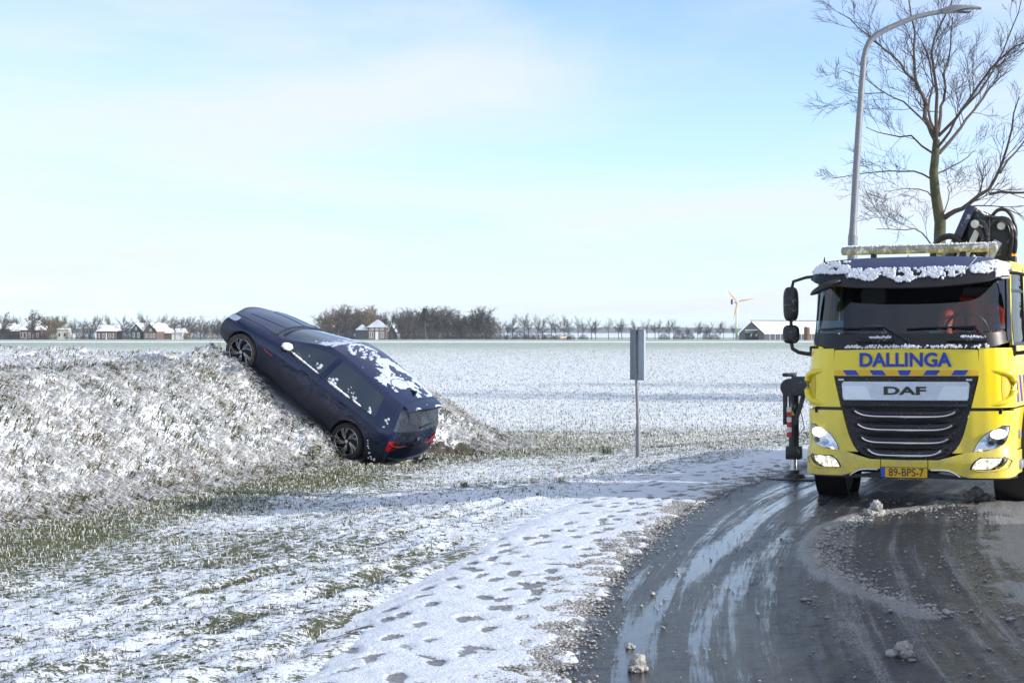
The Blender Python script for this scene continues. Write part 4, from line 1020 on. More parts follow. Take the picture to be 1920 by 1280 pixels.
PHI = R(22.0)
truck = empty('recovery_truck', (4.245, 18.4, 0.0), (R(.5), 0, -R(90) - PHI))
tag(truck, 'yellow recovery truck with DALLINGA lettering and lit headlights on the slushy road', 'truck')
PLY = [0, .4, .7, .85, .95, 1.03, 1.08, 1.105, 1.12]; PLX = [0, -.01, -.035, -.07, -.12, -.19, -.27, -.35, -.45]
def fx(y, z, off=0.):
    b = np.interp(abs(y), PLY, PLX); lean_ = -.27 * max(0, z - 1.72) - .02 * max(0, z - 1.1) ; low = .05 * float(ss(.72, .5, np.array(z)))
    return b + lean_ + low + off
def tap(z): return float(np.interp(z, [1.05, 1.45, 1.72, 1.86, 2.6], [1.0, .99, .968, .948, .925]))
def fp(y, z, off=0.):
    """point on the cab front, pushed off along the outward normal"""
    e = .01; a = Vector((fx(y + e, z) - fx(y - e, z), 2 * e, 0)); c = Vector((fx(y, z + e) - fx(y, z - e), 0, 2 * e)); n = a.cross(c); n.normalize()
    if n.x < 0: n = -n
    return Vector((fx(y, z), y * tap(z), z)) + n * off
def patch(name, fn, nu, nv, m, parent, off=0., th=.02, smooth=True, bevel=0.):
    """fn(u,v) -> (y,z) with u,v in 0..1; a solid panel lying on the cab front"""
    us, vs = np.linspace(0, 1, nu), np.linspace(0, 1, nv)
    P_ = [[fp(*fn(u, v), off) for v in vs] for u in us]; Q_ = [[fp(*fn(u, v), off - th) for v in vs] for u in us]
    if th == 0: return MB().grid(P_).build(name, m, parent, smooth=smooth)
    return MB().slab(P_, Q_).build(name, m, parent, smooth=smooth, angle=35)
def rows_fn(zs_, yl, yr):
    return lambda u, v: ((1 - u) * np.interp(zs_[0] + (zs_[-1] - zs_[0]) * v, zs_, yl) + u * np.interp(zs_[0] + (zs_[-1] - zs_[0]) * v, zs_, yr), zs_[0] + (zs_[-1] - zs_[0]) * v)
def cols_fn(ys_, zb, zt):
    return lambda u, v: (ys_[0] + (ys_[-1] - ys_[0]) * u, (1 - v) * np.interp(ys_[0] + (ys_[-1] - ys_[0]) * u, ys_, zb) + v * np.interp(ys_[0] + (ys_[-1] - ys_[0]) * u, ys_, zt))
def TM(y, z, off): return Matrix.Translation((off, y, z)) @ Matrix(((0, 0, 1, 0), (1, 0, 0, 0), (0, 1, 0, 0), (0, 0, 0, 1)))

# ---- centre panel with name and striped band
pan = patch('front_panel', cols_fn([-.785, 0, .785], [1.425] * 3, [1.705, 1.72, 1.705]), 24, 8, M['yellow'], truck, .012, .03)
text_mesh('company_lettering', 'DALLINGA', .205, M['t_blue'], pan, TM(0, 1.592, .016 - .012), .99, .006, .006)
patch('striped_band', rows_fn([1.432, 1.488], [-.775, -.775], [.775, .775]), 40, 3, M['t_orange'], pan, .0145, .004)
for c in (-.585, -.29, 0, .29, .585):
    sl = 0 if c == 0 else math.copysign(.045, c)
    w0 = .072
    f_ = (lambda u, v, c=c, sl=sl: (c + (u - .5) * 2 * (w0 - (.03 if c == 0 else 0) * (1 - v) * .8) + sl * (v - .5) * (1 if c > 0 else 1), 1.432 + .056 * v))
    patch('blue_stripe', f_, 6, 3, M['t_blue'], pan, .0165, .004)
# ---- corner panels with air deflectors
for s_ in (1, -1):
    cp_ = patch('corner_panel', rows_fn([1.085, 1.4, 1.72], [.695 * s_, .775 * s_, .795 * s_], [1.118 * s_] * 3), 22, 14, M['yellow'], truck, .012, .03)
    dfl = MB(); pts = [fp(y_ * s_, z_, o_) for y_, z_, o_ in ((.88, 1.485, -.016), (.96, 1.475, .004), (1.03, 1.46, .022), (1.07, 1.43, .034), (1.085, 1.37, .036), (1.085, 1.26, .036), (1.07, 1.19, .034), (1.03, 1.15, .024), (.96, 1.125, .006), (.86, 1.11, -.016))]
    cs = []
    for i_ in range(len(pts)):      # smooth curve through the lip
        cs.append(pts[i_])
    dfl.tube(cs, [.022, .028, .034, .038, .040, .040, .038, .034, .028, .022], 12).build('air_deflector', M['yellow'], cp_, smooth=True)
    patch('deflector_recess_shade', rows_fn([1.17, 1.3, 1.44], [1.0 * s_, .99 * s_, 1.0 * s_], [1.07 * s_] * 3), 6, 6, mat('shade-darkened yellow', (.60, .43, .006), .5), cp_, .016, .004)  # no real hollow: its shade is put into a darker yellow patch
    # black gap below the corner panel and lamp housing panel
    patch('gap_trim', rows_fn([1.045, 1.085], [.66 * s_, .68 * s_], [1.0 * s_, 1.0 * s_]), 12, 3, M['t_black'], truck, -.005, .03)
    lp = patch('lamp_panel', rows_fn([.60, .66, .80, .95, 1.05], [.50 * s_, .555 * s_, .615 * s_, .655 * s_, .68 * s_], [1.115 * s_] * 5), 22, 14, M['yellow'], truck, .012, .03)
    # headlight
    zz_ = [.612, .635, .67, .72, .78, .84, .885]; yi = [.715, .722, .735, .765, .81, .88, 1.0]; yo = [.735, .88, .97, 1.015, 1.035, 1.048, 1.05]
    hl = empty('headlight', parent=truck)
    patch('lamp_housing', rows_fn(zz_, [s_ * q for q in yi], [s_ * q for q in yo]), 14, 12, M['reflector'], hl, .015, .02)
    patch('lens_rim', lambda u, v, s_=s_: (s_ * ((1 - u) * (np.interp(.605 + .29 * v, zz_, yi) - .008) + u * (np.interp(.605 + .29 * v, zz_, yo) + .010)), .605 + .29 * v), 14, 12, M['t_black'], hl, .0135, .02)
    b_ = fp(.95 * s_, .80, .019)
    patch('bulb', lambda u, v, s_=s_: (s_ * (.955 + .075 * (u - .5) * 2 * math.sqrt(max(0, 1 - (2 * v - 1) ** 2)) + .012 * (v - .5)), .805 + .055 * (2 * v - 1)), 9, 9, M['lit'], hl, .020, .004)
    patch('bulb', lambda u, v, s_=s_: (s_ * (.875 + .04 * (u - .5) * 2 * math.sqrt(max(0, 1 - (2 * v - 1) ** 2))), .70 + .035 * (2 * v - 1)), 7, 7, mat('projector glass', (.25, .33, .42), .05, metal=.8), hl, .020, .004)
    patch('bulb', lambda u, v, s_=s_: (s_ * (.975 + .035 * (u - .5) * 2 * math.sqrt(max(0, 1 - (2 * v - 1) ** 2))), .72 + .035 * (2 * v - 1)), 7, 7, mat('projector glass', (.16, .2, .26), .05, metal=.8), hl, .020, .004)
    patch('bulb', rows_fn([.618, .643], [.735 * s_, .755 * s_], [.80 * s_, .83 * s_]), 5, 3, M['lit_soft'], hl, .020, .004)
    patch('lens', rows_fn(zz_, [s_ * q for q in yi], [s_ * q for q in yo]), 14, 12, M['lens'], hl, .034, 0)
    # fog lamp in its recess
    fl = empty('fog_lamp', parent=truck)
    zf = [.438, .46, .49, .52, .545]; a_ = [.70, .705, .72, .745, .80]; o_ = [.90, .95, .985, 1.005, 1.01]
    patch('recess', lambda u, v, s_=s_: (s_ * ((1 - u) * (np.interp(.435 + .115 * v, zf, a_) - .02) + u * (np.interp(.435 + .115 * v, zf, o_) + .03)), .43 + .125 * v), 10, 8, M['t_black'], fl, .029, .02)
    patch('bulb', rows_fn(zf, [s_ * q for q in a_], [s_ * (q - .03) for q in o_]), 10, 8, M['lit_soft'], fl, .0315, .006)
    patch('lens', rows_fn(zf, [s_ * q for q in a_], [s_ * q for q in o_]), 10, 8, M['lens'], fl, .038, 0)
# ---- bumper
bp = patch('bumper', cols_fn([-1.13, -1.05, -.66, -.5, -.36, 0, .36, .5, .66, 1.05, 1.13], [.36, .34, .345, .40, .425, .425, .425, .40, .345, .34, .36], [.62, .622, .605, .56, .525, .52, .525, .56, .605, .622, .62]), 60, 10, M['yellow'], truck, .028, .06)
patch('bumper_lip', cols_fn([-1.12, -.62, 0, .62, 1.12], [.325, .325, .335, .325, .325], [.36, .345, .43, .345, .36]), 40, 4, M['t_black'], truck, .012, .05)
for s_ in (1, -1):
    MB().tube([fp(s_ * y_, z_, .032) for y_, z_ in ((.28, .418), (.40, .42), (.47, .412), (.53, .385), (.58, .35))], .011, 7).build('chrome_trim', M['chrome'], bp, smooth=True)
    MB().tube([fp(s_ * y_, z_, .034) for y_, z_ in ((.70, .435), (.76, .418), (.95, .42), (1.04, .45), (1.07, .52), (1.0, .565))], [.004, .008, .009, .009, .008, .004], 6).build('fog_lamp_surround', M['yellow'], bp, smooth=True)
    MB().tube([fp(.25 * s_, .525, .031), fp(.25 * s_, .43, .031)], .004, 5).build('bumper_seam', M['t_black'], bp)
pl_ = empty('number_plate', parent=truck)
MB().box(.07, .082, -.255, .255, .330, .448).build('plate_frame', M['t_black'], pl_, bevel=.004)
MB().box(.078, .086, -.245, .245, .338, .442).build('plate', M['plate_yellow'], pl_)
MB().box(.084, .0875, -.245, -.20, .338, .442).build('country_band', M['eu_blue'], pl_)
text_mesh('plate_letters', '89-BPS-7', .118, M['d_grey'], pl_, TM(.022, .389, .0862), .86, .0015, .0012)
# ---- grille
gr = empty('grille', parent=truck)
GZs = [.515, .53, .56, .60, .66, .80, .95, 1.05, 1.09, 1.25, 1.425]; GYs = [.18, .32, .42, .485, .545, .608, .648, .672, .69, .73, .772]
patch('surround', rows_fn(GZs, [-q for q in GYs], GYs), 30, 24, M['grille_black'], gr, .0, .03)
sv = patch('name_panel', rows_fn([1.163, 1.18, 1.34, 1.363], [-.655, -.668, -.683, -.665], [.655, .668, .683, .665]), 30, 8, M['silver'], gr, .030, .03)
text_mesh('maker_letters', 'DAF', .118, M['d_grey'], sv, TM(0, 1.262, .033 - .001), 2.05, .0045, .005)
for s_ in (1, -1):
    patch('pressing', rows_fn([1.17, 1.30, 1.315], [.66 * s_, .665 * s_, .665 * s_], [.345 * s_, .40 * s_, .42 * s_]), 8, 6, mat('silver pressing', (.60, .64, .70), .25, metal=.7), sv, .034, .003)
    MB().box(.012, .030, s_ * .68 - .03, s_ * .68 + .03, 1.375, 1.395).build('washer_cover', M['silver'], gr)
MB().box(.0, .02, -.12, .12, 1.378, 1.41).build('latch', M['t_black'], gr, bevel=.006)
for z_, hw in ((.985, .53), (.842, .497), (.698, .455), (.558, .385)):
    slat = MB(); pts = [(y_, z_ + .028 + .03 * abs(y_ / hw) ** 6) for y_ in np.linspace(-hw * 1.08, hw * 1.08, 25)]
    slat.tube([fp(y_, z2, .006) for y_, z2 in pts], .042, 8).build('grille_slat', M['grille_black'], gr, smooth=True)
    MB().tube([fp(y_, z_ + .058 * abs(y_ / hw) ** 7 - .0, .046) for y_ in np.concatenate([np.linspace(-hw, -hw * .7, 8), np.linspace(-hw * .6, hw * .6, 9), np.linspace(hw * .7, hw, 8)])], .0115, 6).build('chrome_strip', M['chrome'], gr, smooth=True)
    MB().tube([fp(y_, z_ - .05, .002) for y_ in np.linspace(-hw, hw, 15)], .02, 6).build('grille_slat', M['t_black'], gr, smooth=True)
MB().tube([fp(y_, 1.10, .008) for y_ in np.linspace(-.66, .66, 15)], .03, 6).build('grille_slat', M['grille_black'], gr, smooth=True)
# ---- windscreen, black apron, pillars
patch('windscreen_apron', cols_fn([-1.108, -.95, -.78, 0, .78, .95, 1.108], [1.785, 1.735, 1.712, 1.722, 1.712, 1.735, 1.785], [1.90, 1.885, 1.88, 1.88, 1.88, 1.885, 1.90]), 40, 6, M['t_black'], truck, .008, .03)
patch('windscreen', cols_fn([-1.10, 0, 1.10], [1.895, 1.875, 1.895], [2.60, 2.62, 2.60]), 30, 14, M['t_glass'], truck, .004, 0)
patch('header', cols_fn([-1.118, 0, 1.118], [2.58, 2.58, 2.58], [2.66, 2.67, 2.66]), 30, 5, M['t_black'], truck, .012, .03)
for s_ in (1, -1):
    patch('windscreen_pillar', rows_fn([1.80, 2.2, 2.64], [1.085 * s_] * 3, [1.119 * s_] * 3), 4, 14, M['t_black'], truck, .010, .03)
def side_y(x): return np.interp(-x, [.30, .45, 1.0, 1.95], [1.09, 1.12, 1.15, 1.17])
for s_ in (1, -1):
    sd = empty('door', parent=truck)
    def sgrid(x0, x1, z0, z1, off, th, m, name, nx_=8, nz_=4, xs0=0, xs1=0, par=None):
        P_ = []; Q_ = []
        for u in np.linspace(0, 1, nx_):
            r1_, r2_ = [], []
            for v in np.linspace(0, 1, nz_):
                x_ = (x0 + xs0 * v) * (1 - u) + (x1 + xs1 * v) * u; zz2 = z0 + (z1 - z0) * v
                y_ = side_y(x_) * (tap(zz2) + (1 - tap(zz2)) * .35 * min(1, max(0, (-x_ - .5) / 1.2)))
                r1_.append((x_, s_ * (y_ + off), zz2)); r2_.append((x_, s_ * (y_ + off - th), zz2))
            P_.append(r1_); Q_.append(r2_)
        if m is M['t_side_glass']: return MB().grid(P_).build(name, m, par or sd, smooth=True)
        return MB().slab(P_, Q_).build(name, m, par or sd, smooth=True, angle=35)
    sgrid(-.44, -1.62, 1.085, 1.74, .0, .03, M['yellow'], 'door_panel', 12, 6)
    sgrid(-.47, -.54, 1.74, 2.60, .0, .03, M['yellow'], 'window_post', 3, 6, -.12, -.12)
    sgrid(-1.45, -1.62, 1.74, 2.58, .0, .03, M['yellow'], 'window_post', 3, 4)
    sgrid(-.60, -1.62, 2.56, 2.66, .0, .03, M['yellow'], 'door_top', 6, 3)
    sgrid(-.54, -1.45, 1.74, 2.57, -.012, .006, M['t_side_glass'], 'side_window', 8, 5, -.12, 0)
    sgrid(-.54, -.575, 1.74, 2.60, .003, .02, M['t_black'], 'window_seal', 2, 4, -.12, -.12)
    sgrid(-.56, -1.45, 1.745, 1.78, .003, .02, M['t_black'], 'window_seal', 6, 2)
    sgrid(-1.42, -1.455, 1.76, 2.60, .003, .02, M['t_black'], 'window_seal', 2, 4)
    sgrid(-.60, -1.45, 2.33, 2.36, .003, .02, M['t_black'], 'window_seal', 4, 2)
    MB().box(-1.58, -1.40, s_ * 1.17 - .02, s_ * 1.17 + .02, 1.25, 1.31).build('door_handle', M['t_black'], sd, bevel=.008)
    for q, m_ in enumerate((M['t_blue'], M['t_orange'], M['t_blue'], M['t_orange'], M['t_blue'])):
        sgrid(-.50 - q * .13, -.62 - q * .13, 1.13, 1.42, .004, .006, m_, 'reflective_stripe', 2, 2, .10, .10)
    side = empty('cab_side', parent=truck)
    sgrid(-1.63, -1.98, 1.085, 2.66, .0, .04, M['yellow'], 'rear_side_panel', 4, 6, par=side)
    sgrid(-.42, -1.98, .62, 1.06, -.02, .04, M['yellow'], 'step_panel', 8, 4, par=side)
    sgrid(-.42, -.80, .36, .61, .0, .05, M['yellow'], 'bumper_side', 6, 4, par=side)
    MB().box(-.62, -.50, s_ * 1.14 - .012, s_ * 1.14 + .012, .74, .83).build('side_lamp', M['silver'], side, bevel=.008)
    MB().box(-.85, -.60, s_ * 1.12 - .03, s_ * 1.12 + .04, .40, .50).build('step', M['silver'], side, bevel=.02)
    MB().box(-1.92, -.60, s_ * 1.03 - .01, s_ * 1.03 + .01, 1.08, 1.72).build('lining', M['inside'], side)
# roof, rear wall, floor with dark lining inside
P_ = []; Q_ = []
for x_, zr in ((-.36, 2.645), (-.5, 2.67), (-.9, 2.70), (-1.4, 2.715), (-1.98, 2.72)):
    P_.append([(x_ + (0 if abs(y_) < .95 else -.06), y_, zr + .02 - .075 * abs(y_ / 1.085) ** 3) for y_ in np.linspace(-1.085, 1.085, 17)])
    Q_.append([(x_ + (0 if abs(y_) < .95 else -.06), y_, zr - .075) for y_ in np.linspace(-1.085, 1.085, 17)])
MB().slab(P_, Q_).build('roof', M['yellow'], truck, smooth=True)
MB().box(-1.95, -.45, -1.0, 1.0, 2.545, 2.565).build('headlining', M['inside'], truck)
MB().box(-2.0, -1.96, -1.08, 1.08, 1.0, 2.64).build('rear_wall', M['yellow'], truck)
MB().box(-1.955, -1.93, -1.03, 1.03, 1.1, 2.56).build('lining', M['inside'], truck)
MB().box(-1.95, -.12, -1.0, 1.0, 1.02, 1.08).build('cab_floor', M['inside'], truck)
db = MB(); db.prism([(-.24, 1.2), (-.24, 1.84), (-.34, 1.88), (-.62, 1.83), (-.70, 1.70), (-.66, 1.2)], -.93, .93, 'y'); db.build('dashboard', M['inside'], truck, bevel=.02)
for y_ in (.56, -.62):
    st_ = empty('seat', (-1.35, y_, 1.1), parent=truck)
    MB().box(-.30, .30, -.26, .26, .30, .46).build('cushion', M['seat'], st_, bevel=.05)
    MB().box(-.40, -.24, -.25, .25, .42, 1.10).build('backrest', M['seat'], st_, bevel=.06)
    MB().box(-.39, -.28, -.15, .15, 1.12, 1.32).build('headrest', mat('tan headrest', (.30, .25, .20), .9), st_, bevel=.05)
sw = empty('steering_wheel', (-.78, .56, 1.90), (0, R(-62), 0), truck)
MB().tube([(.23 * math.cos(t_), .23 * math.sin(t_), 0) for t_ in np.linspace(0, 2 * math.pi, 33)], .018, 8, cap=False).build('wheel_rim', M['t_black'], sw, smooth=True)
for t_ in (.0, 2.1, 4.2): MB().bar((0, 0, -.02), (.22 * math.cos(t_), .22 * math.sin(t_), 0), .04, .02).build('spoke', M['t_black'], sw)
MB().lathe([(.001, .02), (.08, .015), (.09, -.03), (.05, -.06), (.03, -.30)], 16).build('steering_hub', M['t_black'], sw, smooth=True)
# paper on the dashboard, small things behind the glass
MB().box(-.34, -.335, -1.02, -.72, 1.89, 2.03).build('paper_sheet', mat('pale card', (.55, .72, .74), .7), truck)
MB().lathe([(.001, .12), (.10, .10), (.15, .03), (.15, 0)], 16, 'z', (-.38, -.40, 1.87)).build('dashboard_hat', mat('grey felt', (.20, .20, .20), .9), truck, smooth=True)
MB().box(-.40, -.30, .22, .34, 1.885, 1.91).build('note_pad', mat('white note', (.7, .7, .7), .8), truck)
# ---- visor with clearance lamps
vis_ = empty('sun_visor', parent=truck); P_ = []; Q_ = []
for y_ in np.linspace(-1.07, 1.07, 41):
    e_ = abs(y_) / 1.07; b_ = np.interp(abs(y_) * 1.05, PLY, PLX)
    zt = 2.715 - .05 * e_ ** 3 - .05 * float(ss(.86, 1., np.array(e_))); zb = 2.375 + .10 * e_ ** 2.5 + (0.02 if e_ > .9 else 0)
    r1_ = []; r2_ = []
    for v in np.linspace(0, 1, 9):
        xx = b_ * .92 + (-.17 + .27 * v ** .8); r1_.append((xx, y_, zt + (zb - zt) * v)); r2_.append((xx - .008, y_, zt + (zb - zt) * v - .006))
    P_.append(r1_); Q_.append(r2_)
VIS = P_
MB().slab([r_[:5] for r_ in P_], [r_[:5] for r_ in Q_]).build('visor_shade', M['visor'], vis_, smooth=True, angle=60)
MB().slab([r_[4:] for r_ in P_], [r_[4:] for r_ in Q_]).build('visor_lip', M['t_black'], vis_, smooth=True, angle=60)
def vis_pt(y_, v):
    i_ = (y_ + 1.07) / 2.14 * 40; i0 = int(min(39, max(0, math.floor(i_)))); a = i_ - i0; j_ = v * 8; j0 = int(min(7, math.floor(j_))); b = j_ - j0
    g_ = lambda i, j: Vector(VIS[i][j]); return (g_(i0, j0) * (1 - b) + g_(i0, j0 + 1) * b) * (1 - a) + (g_(i0 + 1, j0) * (1 - b) + g_(i0 + 1, j0 + 1) * b) * a
MB().tube([vis_pt(y_, 1.0) for y_ in np.linspace(-1.065, 1.065, 41)], .012, 6).build('visor_edge', M['t_black'], vis_, smooth=True)
bmk = patch('visor_underside', cols_fn([-1.08, 0, 1.08], [2.46, 2.37, 2.46], [2.60] * 3), 30, 4, M['t_black'], vis_, .055, .01)
for s_ in (1, -1):
    for q in (.66, .70): pass
    bz = vis_pt(.87 * s_, .32); MB().lathe([(.001, .03), (.04, .025), (.05, 0), (.05, -.03)], 14, 'x', tuple(bz)).build('clearance_lamp', mat('clear lamp', (.75, .70, .62), .15, coat=1.), vis_, smooth=True)
    MB().prism([(.70 * s_, 0), (.74 * s_, 0), (.62 * s_, 1), (.60 * s_, 1)], 0, .004, 'z') 
    MB().tube([vis_pt(.60 * s_, .72) + Vector((.008, 0, 0)), vis_pt(.68 * s_, .35) + Vector((.008, 0, 0)), vis_pt(.745 * s_, .0) + Vector((.008, 0, .0))], .006, 5).build('visor_crease', M['silver'], vis_)
# snow clinging to the lower visor: many small crystals heaped into one sheet
def snow_heap(name, pts, parent, rad, sub=1, m='snow_cloth', sd=2):
    pts = np.array([tuple(p_) for p_ in pts]); rs = np.random.default_rng(sd); n_ = len(pts)
    b = bmesh.new(); bmesh.ops.create_icosphere(b, subdivisions=sub, radius=1.0); bv = np.array([v.co[:] for v in b.verts]); bf = np.array([[v.index for v in f_.verts] for f_ in b.faces]); b.free()
    r_ = rs.uniform(.55, 1.25, n_) * rad
    Vv = bv[None] * (1 + rs.normal(0, .22, (n_, len(bv), 1))) * r_[:, None, None] * rs.uniform(.7, 1.3, (n_, 1, 3)) + pts[:, None, :]
    f_ = (bf[None] + (np.arange(n_) * len(bv))[:, None, None]).reshape(-1, 3)
    o = fast_mesh(name, Vv.reshape(-1, 3), f_, M[m], smooth=True, parent=parent); o['kind'] = 'stuff'
    return o
pts = []
for _ in range(15000):
    y_ = RNG.uniform(-1.06, 1.06); v = RNG.random(); e_ = abs(y_) / 1.06
    nz_ = float(fbm(np.array([y_ * 5.]), np.array([1.7]), 4)[0]); nf = float(fbm(np.array([y_ * 16.]), np.array([v * 5]), 5)[0])
    lo = (.38 if e_ < .62 else .38 - (e_ - .62) * 1.0); hi = (.62 + .55 * (nz_ - .3) if e_ < .62 else .55 + .2 * nz_)
    if e_ > .9: hi = 1.02 if y_ > 0 else .8
    if y_ < -.60: hi = .45 + .2 * nz_; lo = .10
    if .60 < e_ < .66 and y_ > 0: hi = .45
    if lo < v < hi and nf > .36: pts.append(vis_pt(y_, min(v, 1)) + Vector((.012, 0, .006)))
snow_heap('visor_snow', pts, vis_, .0115, 1)
# snow along the apron edge
pts = [fp(RNG.normal(c, w_), 1.722 + abs(RNG.normal(0, .012)), .03) for c, w_, n_ in ((.05, .05, 90), (-.55, .06, 50), (-.33, .05, 40), (.55, .07, 60), (-.15, .05, 40), (.35, .05, 30), (.88, .01, 10), (.78, .02, 12), (.05, .012, 30)) for _ in range(n_)]
snow_heap('apron_snow', pts, truck, .011, 1, sd=5)
# ---- wipers
for y0, y1, yb in ((-.99, -.24, .06), (.02, .76, .88)):
    wp = empty('wiper', parent=truck)
    MB().tube([fp(y_, 1.925 + .012 * math.sin((y_ - y0) / (y1 - y0) * 3.1), .03) for y_ in np.linspace(y0, y1, 12)], .012, 6).build('blade', M['t_black'], wp)
    MB().tube([fp(y1 - .35 * (y1 - y0), 1.935, .045), fp(y1 + .02, 1.94, .05), fp(yb, 1.78, .04)], .012, 6).build('arm', M['t_black'], wp)
    MB().tube([fp(y_, 1.80, .03) for y_ in np.linspace(y0 + .45, y1 + .12, 6)], .022, 8).build('grab_rail', M['frost_black'], wp, smooth=True)
    snow_heap('rail_snow', [fp(RNG.uniform(y1 - .15, y1 + .1), 1.825 + abs(RNG.normal(0, .008)), .034) for _ in range(60)], wp, .010, 1, sd=9)
# ---- mirrors on tubular brackets
for s_ in (1, -1):
    mr_ = empty('mirror', parent=truck)
    MB().tube([(-.30, s_ * 1.0, 2.53), (-.36, s_ * 1.14, 2.52), (-.43, s_ * 1.30, 2.48), (-.45, s_ * 1.335, 2.36)], .018, 8).build('bracket', M['t_black'], mr_, smooth=True)
    MB().tube([(-.45, s_ * 1.335, 2.05), (-.45, s_ * 1.335, 1.95)], .020, 8).build('bracket', M['t_black'], mr_, smooth=True)
    MB().tube([(-.45, s_ * 1.335, 1.80), (-.45, s_ * 1.32, 1.72), (-.45, s_ * 1.25, 1.68), (-.45, s_ * 1.17, 1.665), (-.45, s_ * 1.09, 1.66)], .022, 8).build('bracket', M['t_black'], mr_, smooth=True)
    MB().box(-.50, -.40, s_ * 1.09 - .03, s_ * 1.09 + .03, 1.63, 1.75).build('bracket_foot', M['t_black'], mr_, bevel=.015)
    for zc, hw_, hh_, dd in ((2.225, .085, .195, .075), (1.885, .095, .105, .07)):
        b = bmesh.new(); bmesh.ops.create_uvsphere(b, u_segments=28, v_segments=18, radius=1)
        for v in b.verts:
            sup = lambda t_, e_: math.copysign(abs(t_) ** e_, t_)
            v.co = Vector((-.45 + dd * sup(v.co.x, .8), s_ * 1.335 + hw_ * sup(v.co.y, .55), zc + hh_ * sup(v.co.z, .6 if hh_ > .15 else .65)))
        me = bpy.data.meshes.new('mirror_housing'); b.to_mesh(me); b.free(); me.polygons.foreach_set('use_smooth', [True] * len(me.polygons)); me.materials.append(M['frost_black'])
        o = bpy.data.objects.new('mirror_housing', me); COL.objects.link(o); o.parent = mr_
# kerb mirror hanging at the passenger side corner
km = empty('kerb_mirror', parent=truck)
b = bmesh.new(); bmesh.ops.create_uvsphere(b, u_segments=24, v_segments=12, radius=1)
for v in b.verts: v.co = Matrix.Rotation(R(24), 4, 'X') @ Vector((v.co.x * .09, v.co.y * .19, v.co.z * .055 if v.co.z > 0 else v.co.z * .03)) + Vector((.02, -.84, 2.39))
me = bpy.data.meshes.new('mirror_housing'); b.to_mesh(me); b.free(); me.polygons.foreach_set('use_smooth', [True] * len(me.polygons)); me.materials.append(M['frost_black'])
o = bpy.data.objects.new('mirror_housing', me); COL.objects.link(o); o.parent = km
MB().tube([(-.10, -.70, 2.52), (.02, -.70, 2.45)], .015, 6).build('bracket', M['t_black'], km)
# ---- light bar on the roof
lb = empty('light_bar', parent=truck)
MB().tube([(-1.02, -.87, 2.835), (-1.02, -.86, 2.835), (-1.02, -.845, 2.835), (-1.02, .845, 2.835), (-1.02, .86, 2.835), (-1.02, .87, 2.835)], [.028, .044, .05, .05, .044, .028], 14).build('lamp_tube', M['bar_grey'], lb, smooth=True)
for y_ in (-.5, .5): MB().box(-1.05, -.99, y_ - .03, y_ + .03, 2.66, 2.80).build('post', M['t_black'], lb)
snow_heap('bar_snow', [(-1.02 + RNG.normal(0, .022), RNG.uniform(-.85, .85), 2.880 + abs(RNG.normal(0, .004))) for _ in range(700)], lb, .011, 1, sd=12)
for y_, h_ in ((-.96, .07), (-.03, .07)):
    MB().lathe([(.012, 0), (.012, .02), (.004, h_)], 8, 'z', (-.5, y_, 2.68)).build('roof_nozzle', M['t_black'], truck)
MB().tube([(-.9, .80, 2.70), (-.9, .80, 3.14)], .003, 4).build('aerial', M['t_black'], truck)
MB().lathe([(.001, .03), (.05, .02), (.06, 0)], 12, 'z', (-.6, .72, 2.69)).build('roof_lamp', M['silver'], truck, smooth=True)
# ---- wheels and running gear
def t_wheel(x_, y_, w_=.30, r_=.50):
    w = empty('wheel', (x_, y_, r_), parent=truck)
    MB().lathe([(.29, -w_ / 2), (.44, -w_ / 2), (r_ - .02, -w_ * .44), (r_, -w_ * .38), (r_, w_ * .38), (r_ - .02, w_ * .44), (.44, w_ / 2), (.29, w_ / 2)], 48, 'y', close=True).build('tyre', M['rubber'], w, smooth=True)
    MB().lathe([(.001, .03), (.12, .05), (.13, .10), (.16, .10), (.20, .0), (.27, .04), (.29, w_ / 2 * .9), (.29, -w_ / 2 * .9), (.001, -.1)], 32, 'y').build('rim', M['silver'], w, smooth=True)
    return w
t_wheel(-1.42, 1.03); t_wheel(-1.42, -1.03)
for x_ in (-5.0, -6.3):
    for s_ in (1, -1): t_wheel(x_, 1.0 * s_, .5)
ch = MB()
ch.box(-8.3, -.5, .34, .44, .62, .86).build('chassis_rail', M['t_black'], truck)
MB().box(-8.3, -.5, -.44, -.34, .62, .86).build('chassis_rail', M['t_black'], truck)
MB().box(-1.60, -1.25, -.95, .95, .42, .56).build('front_axle', M['t_black'], truck, bevel=.03)
MB().box(-1.2, -.2, -.55, .35, .36, .9).build('engine_sump', M['t_black'], truck, bevel=.05)
for s_ in (1, -1):
    MB().lathe([(.56, -.18), (.58, -.18), (.58, .18), (.56, .18)], 36, 'y', (-1.42, 1.0 * s_, .52), close=True).build('mudguard', M['t_black'], truck, smooth=True)
bed = MB(); bed.box(-8.6, -3.6, -1.25, 1.25, 1.0, 1.14).build('load_bed', M['yellow'], truck, bevel=.01)
for s_ in (1, -1): MB().box(-3.6, -2.1, s_ * .75 - .25, s_ * .75 + .25, .45, .95).build('tank', M['silver'] if s_ > 0 else M['t_black'], truck, bevel=.06)
